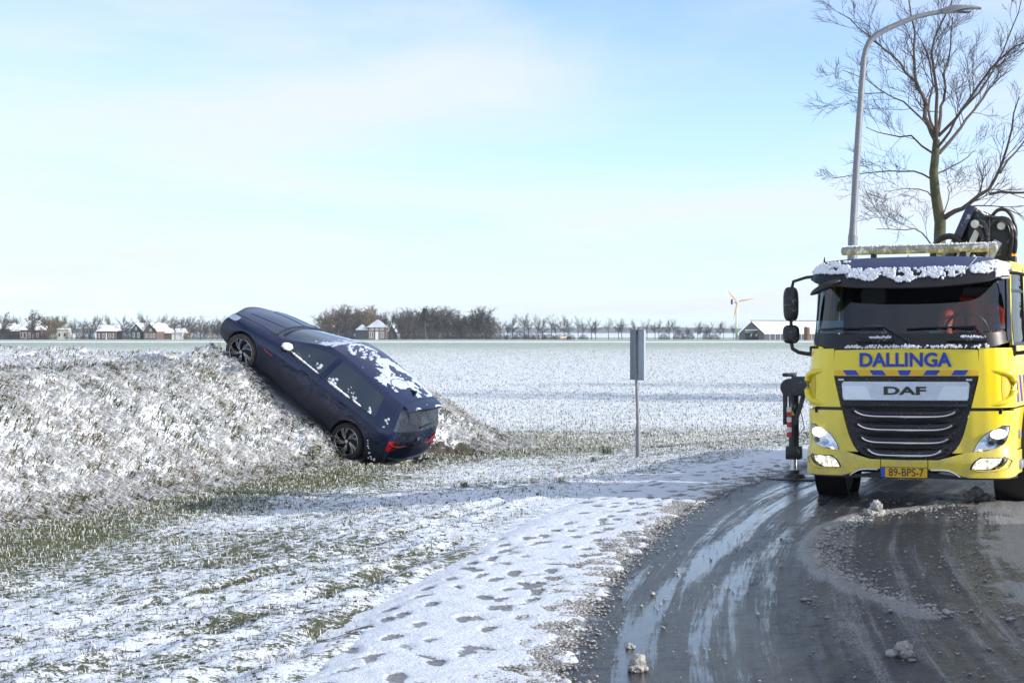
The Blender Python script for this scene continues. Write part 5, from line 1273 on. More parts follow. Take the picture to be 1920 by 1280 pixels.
# ---- folded loader crane behind the cab
SQ = lambda y: y if y < .38 else .38 + (y - .38) * .72
crn = empty('loader_crane', (-2.75, .0, 0), parent=truck)
MB().box(-.35, .35, -.5, .5, .95, 1.5).build('crane_base', M['crane_black'], crn, bevel=.03)
MB().box(-.20, .20, .05, .55, 1.4, 2.6).build('column', M['crane_black'], crn, bevel=.04)
MB().bar((.12, -.02, 2.45), (.12, .41, 3.42), .10, .26, up=(1, 0, 0)).build('boom', M['crane_blue'], crn, bevel=.01)
MB().bar((-.06, .07, 2.45), (-.06, .53, 3.36), .22, .22, up=(1, 0, 0)).build('boom', M['crane_black'], crn, bevel=.01)
MB().bar((.27, .22, 2.55), (.27, .53, 3.20), .075, .05, up=(1, 0, 0)).build('strut', M['white_steel'], crn, bevel=.008)
MB().bar((.20, .12, 2.5), (.20, .30, 2.92), .06, .05, up=(1, 0, 0)).build('strut', M['white_steel'], crn, bevel=.008)
MB().bar((.22, .46, 2.5), (.22, .72, 2.98), .10, .05, up=(1, 0, 0)).build('strut', M['white_steel'], crn, bevel=.008)
MB().bar((.20, -.12, 2.5), (.20, .02, 2.84), .07, .05, up=(1, 0, 0)).build('strut', M['white_steel'], crn, bevel=.008)
hd_ = MB(); hd_.prism([(SQ(q[0]), q[1]) for q in [(.34, 3.05), (.38, 3.36), (.47, 3.40), (.62, 3.30), (.86, 3.24), (1.02, 3.18), (1.06, 2.98), (.98, 2.72), (.60, 2.70), (.42, 2.86)]], -.22, .18, 'x'); hd_.build('crane_head', M['crane_black'], crn, bevel=.025)
MB().box(.0, .2, SQ(.95), SQ(1.12), 2.45, 2.80).build('valve_block', M['crane_black'], crn, bevel=.01)
MB().box(.12, .2, SQ(1.06), SQ(1.13), 2.80, 2.83).build('marker_lamp', M['amber'], crn)
MB().lathe([(.001, .27), (.045, .26), (.045, .18)], 14, 'x', (0, SQ(.90), 3.16)).build('pin', M['white_steel'], crn, smooth=True)
MB().lathe([(.001, .33), (.05, .32), (.05, .18)], 14, 'x', (0, SQ(.49), 3.19)).build('pin', M['white_steel'], crn, smooth=True)
for pts, r_ in (([(.24, .60, 3.0), (.27, .70, 3.15), (.27, .86, 3.26), (.26, 1.02, 3.24), (.24, 1.12, 3.10), (.2, 1.13, 2.9), (.15, 1.06, 2.74)], .026),
                ([(.20, .72, 3.26), (.22, .84, 3.36), (.22, .98, 3.36), (.2, 1.09, 3.26), (.18, 1.14, 3.08), (.16, 1.08, 2.8)], .022),
                ([(.26, .66, 3.28), (.28, .92, 3.25), (.28, 1.06, 3.18), (.26, 1.09, 3.0), (.22, 1.03, 2.78)], .020),
                ([(.25, -.05, 2.78), (.28, -.04, 2.92), (.29, .04, 3.03), (.29, .16, 3.06), (.28, .26, 3.02), (.26, .32, 2.88), (.24, .28, 2.74)], .038),
                ([(.28, .50, 3.16), (.30, .60, 3.10), (.30, .62, 2.95), (.28, .58, 2.84)], .036),
                ([(.28, .55, 3.22), (.30, .66, 3.18), (.30, .70, 3.02), (.28, .66, 2.86)], .030)):
    q = []; pts = [(p_[0], SQ(p_[1]), p_[2]) for p_ in pts]
    for a, b in zip(pts[:-1], pts[1:]):
        for t_ in (0, .33, .66): q.append(Vector(a).lerp(Vector(b), t_))
    q.append(Vector(pts[-1])); q2 = [q[0]] + [(q[i - 1] + q[i] * 2 + q[i + 1]) / 4 for i in range(1, len(q) - 1)] + [q[-1]]
    MB().tube(q2, r_, 8).build('hose', M['crane_black'], crn, smooth=True)
snow_heap('crane_snow', [(RNG.uniform(-.2, .16), SQ(y_), np.interp(y_, [.38, .47, .62, .86, 1.0], [3.36, 3.405, 3.31, 3.25, 3.19]) + .004) for y_ in RNG.uniform(.38, 1.0, 260)], crn, .012, 1, sd=15)
# ---- outriggers
for s_ in (-1, 1):
    og = empty('outrigger', (-3.2, s_ * 1.93, 0), parent=truck)
    MB().box(-.14, .14, -s_ * 1.5 if s_ > 0 else .0, .0 if s_ > 0 else 1.5, 1.09, 1.34).build('beam', M['crane_black'], og, bevel=.012)
    MB().box(-.12, .12, -.12, .02, 1.34, 1.385).build('beam_cap', M['crane_black'], og, bevel=.01)
    MB().lathe([(.001, -.13), (.115, -.13), (.115, .13), (.001, .13)], 20, 'x', (0, s_ * .03, 1.20)).build('swivel', M['crane_black'], og, smooth=True)
    MB().tube([(0, 0, 1.16), (0, 0, .42)], .066, 16).build('leg', M['crane_black'], og, smooth=True)
    MB().box(-.085, .085, -.095, .095, .27, .44).build('leg_collar', M['crane_black'], og, bevel=.015)
    MB().tube([(0, 0, .28), (0, 0, .05)], .05, 16).build('piston', M['chrome'], og, smooth=True)
    MB().lathe([(.001, .13), (.06, .13), (.07, .09), (.12, .08), (.16, .02), (.16, .012), (.001, .012)], 18).build('foot', M['crane_black'], og, smooth=True)
    MB().box(-.26, .26, -.30, .30, .012, .032).build('foot_plate', M['crane_black'], og, bevel=.004)
    MB().box(.03, .06, s_ * .10 - .03, s_ * .10 + .03, .72, 1.18).build('guard', M['crane_black'], og, bevel=.006)
    for q in range(6): MB().box(.055, .078, s_ * .045 - .03, s_ * .045 + .032, .56 + q * .065, .56 + q * .065 + .060).build('warning_stripe', mat('red stripe', (.55, .03, .03), .5) if q % 2 == 0 else M['white_paint'], og)
    MB().bar((.05, -s_ * .14, 1.1), (.05, -s_ * .09, .92), .05, .05).build('brace', M['crane_black'], og); MB().bar((.05, -s_ * .09, .93), (.05, -s_ * .02, .72), .045, .05).build('brace', M['crane_black'], og)
    MB().tube([(.06, -s_ * .10, .92), (.07, -s_ * .14, .75), (.07, -s_ * .15, .68), (.07, -s_ * .11, .62), (.07, -s_ * .17, .63), (.08, -s_ * .20, .55)], .006, 5).build('cable', M['t_black'], og)
    MB().prism([(-.03, .84), (.03, .84), (0, .90)], .068, .072, 'x').build('warning_label', mat('label yellow', (.6, .42, .02), .5), og)
# ---- orange jacket hung over the driver's seat (a thing of its own)
jk = MB(); P_ = []; Q_ = []
for u in np.linspace(-1, 1, 29):
    r1_ = []; r2_ = []
    for v in np.linspace(0, 1, 21):
        wv = .035 * math.sin(u * 9 + v * 3) * v + .025 * math.sin(u * 17 + v * 8) + .02 * math.sin(v * 14 + u * 4); sh = 1.18 - .16 * abs(u) ** 1.6
        r1_.append((.04 + .10 * math.sin(v * 2.2) + wv, u * (.26 + .06 * v) , sh - .85 * v + .03 * math.sin(u * 6))); r2_.append((.0 + .10 * math.sin(v * 2.2) + wv, u * (.25 + .06 * v), sh - .85 * v + .03 * math.sin(u * 6) - .01))
    P_.append(r1_); Q_.append(r2_)
jw = empty('jacket'); jw.matrix_world = Matrix.LocRotScale(truck.location, truck.rotation_euler, None) @ Matrix.Translation((-1.55, .56, 1.12))
jk.slab(P_, Q_).build('jacket_body', M['jacket'], jw, smooth=True, angle=60)
for s_ in (1, -1):
    MB().tube([(.06, .22 * s_, 1.05), (.16, .30 * s_, .95), (.26, .31 * s_, .80), (.34, .24 * s_, .66)], [.07, .085, .075, .06], 10).build('sleeve', M['jacket'], jw, smooth=True)
    MB().tube([(.245, .312 * s_, .83), (.27, .306 * s_, .78)], .082, 10).build('reflective_tape', mat('grey tape', (.35, .35, .35), .8), jw, smooth=True)
MB().tube([(.05, -.14, 1.18), (.10, 0, 1.12), (.05, .14, 1.18)], .045, 8).build('collar', M['jacket'], jw, smooth=True)
tag(jw, 'bright orange work jacket hanging over the driver seat behind the truck windscreen', 'jacket')
# ================================================================ street lamp, bare tree, sign
M['bark'] = mat('mossy bark', (.075, .075, .035), .9, var=.45, vscale=4, bump=.8, bscale=25)
M['twig'] = mat('bare twig', (.085, .065, .05), .85, var=.3, vscale=3)
LD = 32.0
def P2(px, py, D=LD, dx=0.): return (at(px, D), D + dx, zat(py, D))
lamp = empty('street_lamp', (at(1593, LD), LD, gz(at(1593, LD), LD)))
tag(lamp, 'tall galvanised street lamp with a curved arm standing behind the truck', 'street lamp')
l0 = Vector(lamp.location)
def rel(p, o): return Vector(p) - o
lp_pts = [(1592.5, 812), (1596, 640), (1598, 480), (1599, 442)]
MB().tube([l0 * 0] + [rel(P2(*q), l0) for q in lp_pts[1:]], [.10, .098, .092, .090], 14).build('post', M['steel'], lamp, smooth=True)
up = [(1598.8, 444), (1599.5, 425), (1605, 320), (1611, 220), (1616, 150), (1619.5, 110), (1623, 94), (1630, 78), (1643, 66), (1665, 54), (1690, 43), (1715, 33), (1740, 27), (1770, 22)]
MB().tube([rel(P2(*q), l0) for q in up], [.085, .068, .066, .062, .058, .056, .055, .054, .053, .052, .05, .048, .046, .046], 12).build('arm', M['steel'], lamp, smooth=True)
hl_ = MB(); P_ = []; Q_ = []
for px_, w_, t_, b_ in ((1764, .07, 17, 25), (1773, .09, 14, 26), (1785, .13, 10.5, 24), (1797, .14, 10, 20.5), (1815, .13, 11, 17.5), (1832, .10, 13, 17), (1840, .05, 15, 17)):
    P_.append([Vector(P2(px_, t_ + 3.5 * abs(v) ** 2, LD, v * w_)) - l0 for v in np.linspace(-1, 1, 7)]); Q_.append([Vector(P2(px_, b_, LD, v * w_)) - l0 for v in np.linspace(-1, 1, 7)])
hl_.slab(P_, Q_).build('lamp_head', mat('grey lamp head', (.20, .21, .22), .45), lamp, smooth=True, angle=40)
MB().box(0, .3, -.1, .1, 0, .012).build('lamp_lens', M['dark_pane'], lamp).location = Vector(P2(1788, 24.5)) - l0

# ---- bare trees
def tree_mesh(limbs, rs, depth=4, spread=.6, twig_len=.9, up_=.25, dens=1.0, minr=.006):
    """limbs: list of (points, r0, r1). Returns trunk part and branch part builders grown from them"""
    v = []; f = []
    def tube(pts, r0, r1, n):
        k = len(v); m = len(pts); ref = Vector((.3, .9, .2))
        for i, p in enumerate(pts):
            d = (pts[min(i + 1, m - 1)] - pts[max(i - 1, 0)]).normalized(); a = d.cross(ref).normalized(); b = d.cross(a); r_ = r0 + (r1 - r0) * i / (m - 1)
            for q in range(n):
                t = 2 * math.pi * q / n; v.append(tuple(p + a * (r_ * math.cos(t)) + b * (r_ * math.sin(t))))
        for i in range(m - 1):
            for q in range(n): f.append((k + i * n + q, k + i * n + (q + 1) % n, k + (i + 1) * n + (q + 1) % n, k + (i + 1) * n + q))
    def rv(s_): return Vector((rs.gauss(0, s_), rs.gauss(0, s_), rs.gauss(0, s_)))
    def grow_(p, d, L, r_, lev):
        m = 4 if lev < depth else 3; pts = [p]; dd = d.copy()
        for i in range(m):
            dd = (dd + rv(.11) + Vector((0, 0, up_ * .25))).normalized(); pts.append(pts[-1] + dd * L / m)
        tube(pts, r_, max(minr * .6, r_ * .4), 5 if lev <= 1 else 3)
        if lev < depth:
            nb = max(2, int(dens * (5 if lev < depth - 1 else 4)))
            for q in range(nb):
                t = .22 + .75 * (q + rs.random()) / nb; i0 = min(m - 1, int(t * m)); pp = pts[i0].lerp(pts[i0 + 1], t * m - i0)
                side = dd.cross(rv(1)).normalized(); nd = (dd * .8 + side * spread * rs.uniform(.7, 1.3) + Vector((0, 0, up_))).normalized()
                grow_(pp, nd, L * rs.uniform(.42, .7) * (1.1 - .35 * t), max(minr, r_ * .5), lev + 1)
    for pts, r0, r1, first in limbs:
        pts = [Vector(p) for p in pts]; fine = []
        for a, b in zip(pts[:-1], pts[1:]):
            for t in (0, .5): fine.append(a.lerp(b, t) + (rv(.025) if t else Vector()))
        fine.append(pts[-1]); m = len(fine)
        tube(fine, r0, r1, 8)
        tot = sum((b - a).length for a, b in zip(fine[:-1], fine[1:])); nb = max(3, int(tot * 3.0 * dens))
        for q in range(nb):
            t = first + (1 - first) * (q + rs.random()) / nb; i0 = min(m - 2, int(t * (m - 1))); pp = fine[i0].lerp(fine[i0 + 1], t * (m - 1) - i0)
            d = (fine[i0 + 1] - fine[i0]).normalized(); side = d.cross(rv(1)).normalized()
            grow_(pp, (d * .7 + side * spread * rs.uniform(.7, 1.4) + Vector((0, 0, up_))).normalized(), twig_len * rs.uniform(.5, 1.2) * (1.15 - .5 * t), max(minr, (r0 + (r1 - r0) * t) * .42), depth - 2)
    return v, f

TD = 38.0
tb = Vector((at(1763, TD), TD, gz(at(1763, TD), TD)))
def tp(cx, cy, dy=0.): return Vector((at(1520 + cx / 2.7825, TD), TD + dy, zat(cy / 2.7825, TD))) - tb
rs_ = random.Random(5)
bt = empty('bare_tree', tuple(tb)); tag(bt, 'tall leafless tree with mossy trunk rising behind the truck', 'tree')
trunk = [Vector((0, 0, -.1)), tp(672, 1700), tp(668, 1400), tp(675, 1160), tp(648, 1000), tp(640, 900), tp(650, 800), tp(655, 730)]
MB().tube(trunk, [.19, .16, .145, .13, .11, .10, .09, .08], 12).build('trunk', M['bark'], bt, smooth=True)
LIMBS = [
 ([(655, 740), (620, 650), (610, 540), (570, 450), (560, 300), (570, 150), (540, -40)], .085, .02, (0, .1, .2, .3, .4, .5, .6)),
 ([(612, 545), (540, 440), (440, 350), (330, 280), (200, 190), (90, 120)], .05, .012, (.1, -.2, -.5, -.8, -1.0, -1.2)),
 ([(655, 735), (640, 500), (600, 300), (640, 150), (700, -30)], .06, .015, (0, -.3, -.5, -.7, -1)),
 ([(660, 705), (700, 590), (740, 500), (750, 350), (800, 200), (825, 30)], .06, .015, (0, .4, .8, 1.0, 1.2, 1.4)),
 ([(665, 712), (800, 540), (900, 380), (1000, 280), (1130, 230)], .05, .014, (0, -.3, -.6, -.9, -1.2)),
 ([(670, 800), (800, 660), (900, 550), (1000, 430), (1150, 310)], .055, .015, (0, .3, .7, 1.1, 1.5)),
 ([(680, 1150), (740, 1105), (800, 1070), (890, 1000), (940, 880), (980, 700), (1010, 540)], .085, .018, (0, -.2, -.4, -.6, -.8, -1, -1.1)),
 ([(890, 1025), (1000, 1022), (1113, 1010), (1240, 990)], .045, .015, (-.6, -.8, -1, -1.2)),
 ([(935, 920), (1040, 800), (1130, 700), (1230, 600)], .035, .012, (-.8, -.5, -.2, 0)),
 ([(660, 905), (760, 860), (870, 800), (930, 760)], .03, .01, (0, .4, .8, 1.1)),
 ([(635, 800), (540, 700), (450, 690), (330, 640)], .035, .010, (0, .3, .6, .9)),
 ([(608, 655), (530, 600), (450, 550), (340, 510), (240, 450), (110, 410)], .035, .010, (0, -.3, -.6, -.8, -1, -1.2)),
 ([(340, 512), (240, 520), (90, 500)], .016, .008, (-.8, -.9, -1.1)),
 ([(628, 935), (560, 885), (450, 875), (330, 880), (190, 900)], .03, .009, (0, .4, .8, 1.2, 1.5)),
 ([(635, 1032), (540, 995), (440, 1000), (330, 1020)], .022, .008, (0, -.4, -.8, -1)),
 ([(668, 1310), (580, 1255), (490, 1205), (380, 1215), (270, 1215)], .03, .009, (0, -.5, -.9, -1.2, -1.4)),
 ([(690, 1120), (740, 1040), (760, 960), (840, 930)], .02, .008, (0, .4, .8, 1)),
 ([(655, 690), (640, 560), (690, 420), (680, 250), (620, 100)], .045, .012, (.1, .5, .9, 1.2, 1.4)),
 ([(652, 780), (700, 700), (740, 600), (860, 440), (960, 200), (1000, 60)], .045, .012, (0, -.4, -.8, -1.1, -1.3, -1.4))]
lm = [([tp(a, b, c) for (a, b), c in zip(p_, dd_)], r0 * .72, r1 * .7, .22) for p_, r0, r1, dd_ in LIMBS]
v_, f_ = tree_mesh(lm, rs_, depth=4, spread=.55, twig_len=1.05, up_=.14, dens=1.2, minr=.0042)
mobj('crown', v_, f_, M['twig'], bt, smooth=False)
print('tree tris', len(f_) * 2)
# two more of the row stand farther along the road, beyond the right edge of the picture; their shadows cross the field
def small_tree(rs, h, w):
    limbs = []; 
    for q in range(9):
        a = 2 * math.pi * (q + rs.random() * .6) / 9; z0 = h * rs.uniform(.22, .5); r_ = w * rs.uniform(.6, 1.0); z1 = h * rs.uniform(.72, 1.0)
        limbs.append(([(0, 0, z0), (r_ * .35 * math.cos(a), r_ * .35 * math.sin(a), z0 + (z1 - z0) * .4), (r_ * .75 * math.cos(a), r_ * .75 * math.sin(a), z0 + (z1 - z0) * .75), (r_ * math.cos(a), r_ * math.sin(a), z1)], h * .009, h * .003, .3))
    limbs.append(([(0, 0, h * .4), (.1, .05, h * .7), (0, 0, h)], h * .012, h * .003, .2))
    return limbs

# ---- folded metal sign seen from behind
SD = 27.8; sx_ = at(1197, SD)
sg = empty('road_sign', (sx_, SD, gz(sx_, SD))); tag(sg, 'grey metal sign seen from behind on a galvanised post beside the field', 'road sign')
def sz(py): return zat(py, SD) - sg.location.z
MB().tube([(0, 0, -.1), (0, 0, sz(862)), (-.005, 0, sz(800)), (-.006, 0, sz(793))], [.044, .044, .042, .032], 12).build('post_sleeve', M['steel'], sg, smooth=True)
MB().tube([(-.006, 0, sz(800)), (-.05, 0, sz(615)), (-.05, 0, sz(612))], [.028, .027, .02], 12).build('post', M['steel'], sg, smooth=True)
zb_, zt_ = sz(712), sz(618)
def panel(name, a0, L, m):
    d_ = Vector((math.cos(a0), math.sin(a0), 0)); n_ = Vector((-d_.y, d_.x, 0)); b0 = Vector((-.03, .035 if a0 > 0 else .02, 0)); o_ = MB()
    def Q4(s_, t_, z_): return b0 + d_ * s_ + n_ * t_ + Vector((0, 0, z_))
    pn = MB(); pn.add([Q4(0, 0, zb_), Q4(L, 0, zb_), Q4(L, 0, zt_), Q4(0, 0, zt_), Q4(0, .006, zb_), Q4(L, .006, zb_), Q4(L, .006, zt_), Q4(0, .006, zt_)], [(0, 1, 2, 3), (7, 6, 5, 4), (0, 4, 5, 1), (1, 5, 6, 2), (2, 6, 7, 3), (3, 7, 4, 0)])
    return pn.build(name, m, sg), Q4
pgrey = mat('sign back grey', (.30, .33, .36), .5, metal=.2, var=.08, vscale=12); pdark = mat('sign dark edge', (.045, .06, .085), .45)
_, Qa = panel('sign_panel', R(-69), .34, pgrey); _, Qb = panel('sign_panel', R(101), .38, pdark)
fold = mat('sunlit-white sign rim', (.75, .76, .78), .5)  # right edge only: the sun's brightness is put into its near-white colour
for z_ in (zb_, zt_):
    MB().bar(Qa(0, -.014, z_), Qa(.34, -.014, z_), .03, .006).build('folded_rim', pgrey, sg)
    MB().bar(Qb(0, .014, z_), Qb(.38, .014, z_), .03, .006).build('folded_rim', pdark, sg)
MB().bar(Qa(.34, -.012, zb_), Qa(.34, -.012, zt_), .006, .026).build('folded_rim', fold, sg)
for z_ in (zb_ + .12, zt_ - .12): MB().lathe([(.030, -.02), (.040, -.02), (.040, .02), (.030, .02)], 12, 'z', (-.035, 0, z_), close=True).build('clamp', M['steel'], sg)

# grass tufts standing out on the verge
def tuft(px, py, h, n_, label, tn=.3):
    zg = -.2; D = (CAM_H - zg) * F / (py - 622)
    for _ in range(3): zg = gz(at(px, D), D); D = (CAM_H - zg) * F / (py - 622)
    X = at(px, D); rs = np.random.default_rng(int(px))
    v = []; f = []
    for q in range(n_):
        a = rs.uniform(0, 6.28); b = rs.uniform(0, 6.28); r0 = abs(rs.normal(0, h * .45)); L = h * rs.uniform(.5, 1.1); w_ = rs.uniform(.003, .006); le = rs.uniform(.2, 1.1)
        p0 = np.array((r0 * math.cos(b), r0 * math.sin(b), -.01)); u = np.array((math.cos(a), math.sin(a), 0)); s_ = np.array((-u[1], u[0], 0)) * w_
        m1 = p0 + u * L * le * .3 + np.array((0, 0, L * .6)); t1 = p0 + u * L * le + np.array((0, 0, L * (1 - .35 * le))); k = len(v)
        v += [tuple(p0 - s_), tuple(p0 + s_), tuple(m1 - s_ * .8), tuple(m1 + s_ * .8), tuple(t1)]; f += [(k, k + 1, k + 3, k + 2), (k + 2, k + 3, k + 4)]
    n5 = len(v); o = mobj('grass_tuft', v, f, M['grass'], None, False, {'snow': np.repeat(rs.choice([0., 0., .5], n5 // 5), 5), 'tint': np.clip(np.repeat(rs.normal(tn + .2, .15, n5 // 5), 5), 0, 1)})
    o.location = (X, D, zg); tag(o, label, 'grass tuft')
tuft(1140, 852, .20, 80, 'dark green grass tuft just left of the road sign post', .15)
tuft(1112, 866, .12, 60, 'low green tuft left of and nearer than the tuft by the sign post', .2)
tuft(1052, 908, .14, 70, 'olive tuft alone on the snow halfway between car and road', .6)
tuft(690, 838, .26, 240, 'long grass tuft caught behind the rear wheel of the car', .5) if False else None
tuft(870, 912, .11, 60, 'green tuft on the verge in front of the torn earth by the car', .25)
tuft(1415, 858, .09, 50, 'small green tuft in the snow right of the sign post', .2)
# ================================================================ far side of the field
FD = 545.0
FZ = float(ground(np.array([30.]), np.array([FD]), False)[0][0])
def fX(px, D=FD): return at(px, D)
def fZ(py, D=FD): return zat(py, D)
M['far_wood'] = mat('grey-brown twigs', (.085, .070, .058), .9, var=.3, vscale=.35)
M['far_dark'] = mat('dark twigs', (.042, .040, .038), .9, var=.3, vscale=.35)
M['far_tan'] = mat('tan autumn twigs', (.19, .145, .085), .9, var=.3, vscale=.35)
M['far_bark'] = mat('grey bark', (.085, .08, .07), .9)
M['far_green'] = mat('dark conifer', (.022, .04, .022), .9, var=.3, vscale=.5)
def far_tree_mesh(sd, h, w, base, dens, tw):
    """trunk + fan of branches + haze of twig slivers; unit metres"""
    rs = random.Random(sd); v = []; f = []; tv = MB()
    tv.tube([(0, 0, -.3), (rs.gauss(0, .1), 0, h * .3), (rs.gauss(0, .15), 0, h * .62)], [h * .024, h * .018, h * .010], 6)
    def sliver(p, q, w_):
        d = (q - p); s_ = d.cross(Vector((rs.gauss(0, 1), rs.gauss(0, 1), rs.gauss(0, 1)))).normalized() * w_; k = len(v)
        v.extend([tuple(p - s_), tuple(p + s_), tuple(q)]); f.append((k, k + 1, k + 2))
    nb = int(15 * dens)
    for b in range(nb):
        a = rs.uniform(0, 6.28); z0 = h * (base + (.62 - base) * rs.random()); el = rs.uniform(.25, 1.25); L = h * .46 * rs.uniform(.6, 1.05)
        d = Vector((math.cos(a) * math.cos(el) * w, math.sin(a) * math.cos(el) * w, math.sin(el))).normalized()
        p0 = Vector((0, 0, z0)); p1 = p0 + d * L * .5; p2 = p0 + d * L * Vector((1, 1, 1)).x + Vector((0, 0, L * .12))
        k = len(v)
        sliver(p0, p2, h * .011)
        for q in range(int(11 * dens)):
            t = rs.uniform(.25, 1); s0 = p0.lerp(p2, t); dd = (d + Vector((rs.gauss(0, .7), rs.gauss(0, .7), rs.gauss(.25, .5)))).normalized(); l2 = L * rs.uniform(.18, .42)
            e = s0 + dd * l2; sliver(s0, e, tw)
            for _ in range(3):
                t2 = rs.uniform(.3, 1); s1 = s0.lerp(e, t2); d3 = (dd + Vector((rs.gauss(0, .8), rs.gauss(0, .8), rs.gauss(.2, .5)))).normalized(); sliver(s1, s1 + d3 * l2 * rs.uniform(.4, .8), tw * .7)
    return tv, v, f
def bush_mesh(sd, h, w, n_, tw):
    rs = random.Random(sd); v = []; f = []
    for _ in range(n_):
        a = rs.uniform(0, 6.28); r_ = w * math.sqrt(rs.random()); z = h * rs.random() * math.sqrt(max(.05, 1 - (r_ / w) ** 2)); p = Vector((r_ * math.cos(a), r_ * math.sin(a), z)); d = Vector((rs.gauss(0, .5), rs.gauss(0, .5), rs.uniform(.1, 1))).normalized(); L = h * rs.uniform(.1, .25)
        s_ = d.cross(Vector((rs.gauss(0, 1), rs.gauss(0, 1), rs.gauss(0, 1)))).normalized() * tw; k = len(v); v += [tuple(p - s_), tuple(p + s_), tuple(p + d * L)]; f.append((k, k + 1, k + 2))
    return v, f
PROTO = []
for sd, (h, w, base, dens, tw) in enumerate([(10, 1.0, .28, 1.25, .055), (10, .8, .32, 1.15, .055), (10, 1.15, .22, 1.4, .055), (10, .7, .35, 1.0, .05), (10, 1.1, .15, 1.9, .07), (10, 1.0, .12, 2.2, .075)]):
    tv, v, f = far_tree_mesh(sd + 11, h, w, base, dens, tw)
    tm = bpy.data.meshes.new('trunk'); tm.from_pydata(tv.v, [], tv.f); tm.materials.append(M['far_bark'])
    cms = {}
    for key in ('far_wood', 'far_dark', 'far_tan'):
        cm_ = bpy.data.meshes.new('crown'); cm_.from_pydata(v, [], f); cm_.materials.append(M[key]); cms[key] = cm_
    PROTO.append((tm, cms))
BV = []
for sd in range(3):
    v, f = bush_mesh(sd + 40, 4.0, 3.2, 900, .06)
    d_ = {}
    for key in ('far_wood', 'far_dark', 'far_tan'):
        bm_ = bpy.data.meshes.new('foliage'); bm_.from_pydata(v, [], f); bm_.materials.append(M[key]); d_[key] = bm_
    BV.append(d_)
rf_ = random.Random(31)
_ONES = ['', 'first', 'second', 'third', 'fourth', 'fifth', 'sixth', 'seventh', 'eighth', 'ninth', 'tenth', 'eleventh', 'twelfth', 'thirteenth', 'fourteenth', 'fifteenth', 'sixteenth', 'seventeenth', 'eighteenth', 'nineteenth']
def nth(i):
    i += 1
    if i < 20: return _ONES[i]
    if i % 10 == 0: return {20: 'twentieth', 30: 'thirtieth', 40: 'fortieth'}[i]
    return {2: 'twenty-', 3: 'thirty-', 4: 'forty-'}[i // 10] + _ONES[i % 10]
def far_tree(px, top, D, k, key, label, group, wide=1.0, name='bare_tree', basez=None):
    h = (fZ(top, D) - FZ) / 10.0
    o = empty(name, (fX(px, D), D, FZ), (0, 0, rf_.uniform(0, 6.28))); o.scale = (h * wide, h * wide, h)
    tag(o, label, 'tree', group)
    for nm, me in (('trunk', PROTO[k][0]), ('crown', PROTO[k][1][key])):
        c = bpy.data.objects.new(nm, me); COL.objects.link(c); c.parent = o
    return o
def far_bush(px, top, D, k, key, label, group, wpx=20):
    h = (fZ(top, D) - FZ) / 4.0; w_ = wpx / F * D / 2 / 3.2
    o = empty('shrub', (fX(px, D), D, FZ), (0, 0, rf_.uniform(0, 6.28))); o.scale = (w_, w_, h); tag(o, label, 'shrub', group)
    c = bpy.data.objects.new('foliage', BV[k][key]); COL.objects.link(c); c.parent = o
    return o
# row of field trees right of the wood
ROW = [(938, 597), (952, 604), (961, 594), (983, 592), (991, 592), (1009, 593), (1017, 599), (1034, 594), (1042, 600), (1058, 594), (1067, 598), (1084, 596), (1093, 602), (1109, 598), (1117, 601), (1141, 599), (1160, 602), (1166, 599), (1189, 601), (1213, 602), (1228, 604), (1235, 601), (1255, 601), (1263, 602), (1273, 614), (1290, 613), (1308, 605), (1313, 607), (1324, 615), (1331, 606), (1350, 604), (1356, 607), (1375, 606)]
for i, (px, tp_) in enumerate(ROW):
    far_tree(px, tp_, FD + rf_.uniform(-12, 14), i % 4, 'far_dark' if i % 3 else 'far_wood', f'{nth(i)} slender bare tree from the wood in the row along the far field edge', 'bare trees in the row along the far field edge', rf_.uniform(.8, 1.0))
# wood round the manor house
WOOD = [(604, 590), (618, 583), (632, 577), (640, 580), (648, 579), (660, 581), (668, 585), (676, 583), (684, 588), (692, 579), (702, 578), (712, 586), (752, 590), (760, 584), (768, 582), (778, 586), (786, 580), (795, 584), (806, 582), (812, 578), (820, 586), (830, 581), (840, 579), (848, 585), (856, 590), (864, 596), (875, 596), (884, 590), (893, 580), (902, 579), (911, 586), (918, 596)]
for i, (px, tp_) in enumerate(WOOD):
    far_tree(px, tp_, FD + rf_.uniform(12, 55), 4 + i % 2, ('far_wood', 'far_wood', 'far_dark')[i % 3] if px > 720 else ('far_wood', 'far_tan', 'far_wood')[i % 3], f'{nth(i)} dense bare tree from the left in the wood behind the brick manor' if px < 735 else f'{nth(i - 12)} dense bare tree from the manor in the grey wood to its right', 'trees of the wood behind the manor' if px < 735 else 'trees of the wood right of the manor', 1.15)
far_tree(735, 583, FD - 14, 2, 'far_dark', 'dark bare tree standing in front of the right end of the manor', None, .8)
for i in range(44):
    px = 600 + i * 7.6
    if 664 < px < 745: continue
    far_bush(px, rf_.uniform(607, 619), FD + rf_.uniform(0, 30), i % 3, ('far_dark', 'far_wood', 'far_dark')[i % 3], f'{nth(i)} low scrub bush from the left along the foot of the wood', 'scrub along the foot of the wood', rf_.uniform(18, 30))
for i, (px, tp_, w_) in enumerate([(940, 622, 24), (958, 624, 26), (975, 620, 30), (992, 623, 26), (1010, 622, 30), (1030, 625, 26), (1048, 626, 24), (1066, 625, 26), (1094, 626, 18), (1245, 624, 22), (1273, 618, 22), (1290, 617, 24), (1325, 618, 18), (1340, 623, 18)]):
    far_bush(px, tp_, FD + rf_.uniform(-8, 8), i % 3, 'far_dark', f'{nth(i)} dark low bush from the left under the row of bare trees', 'bushes under the tree row', w_)
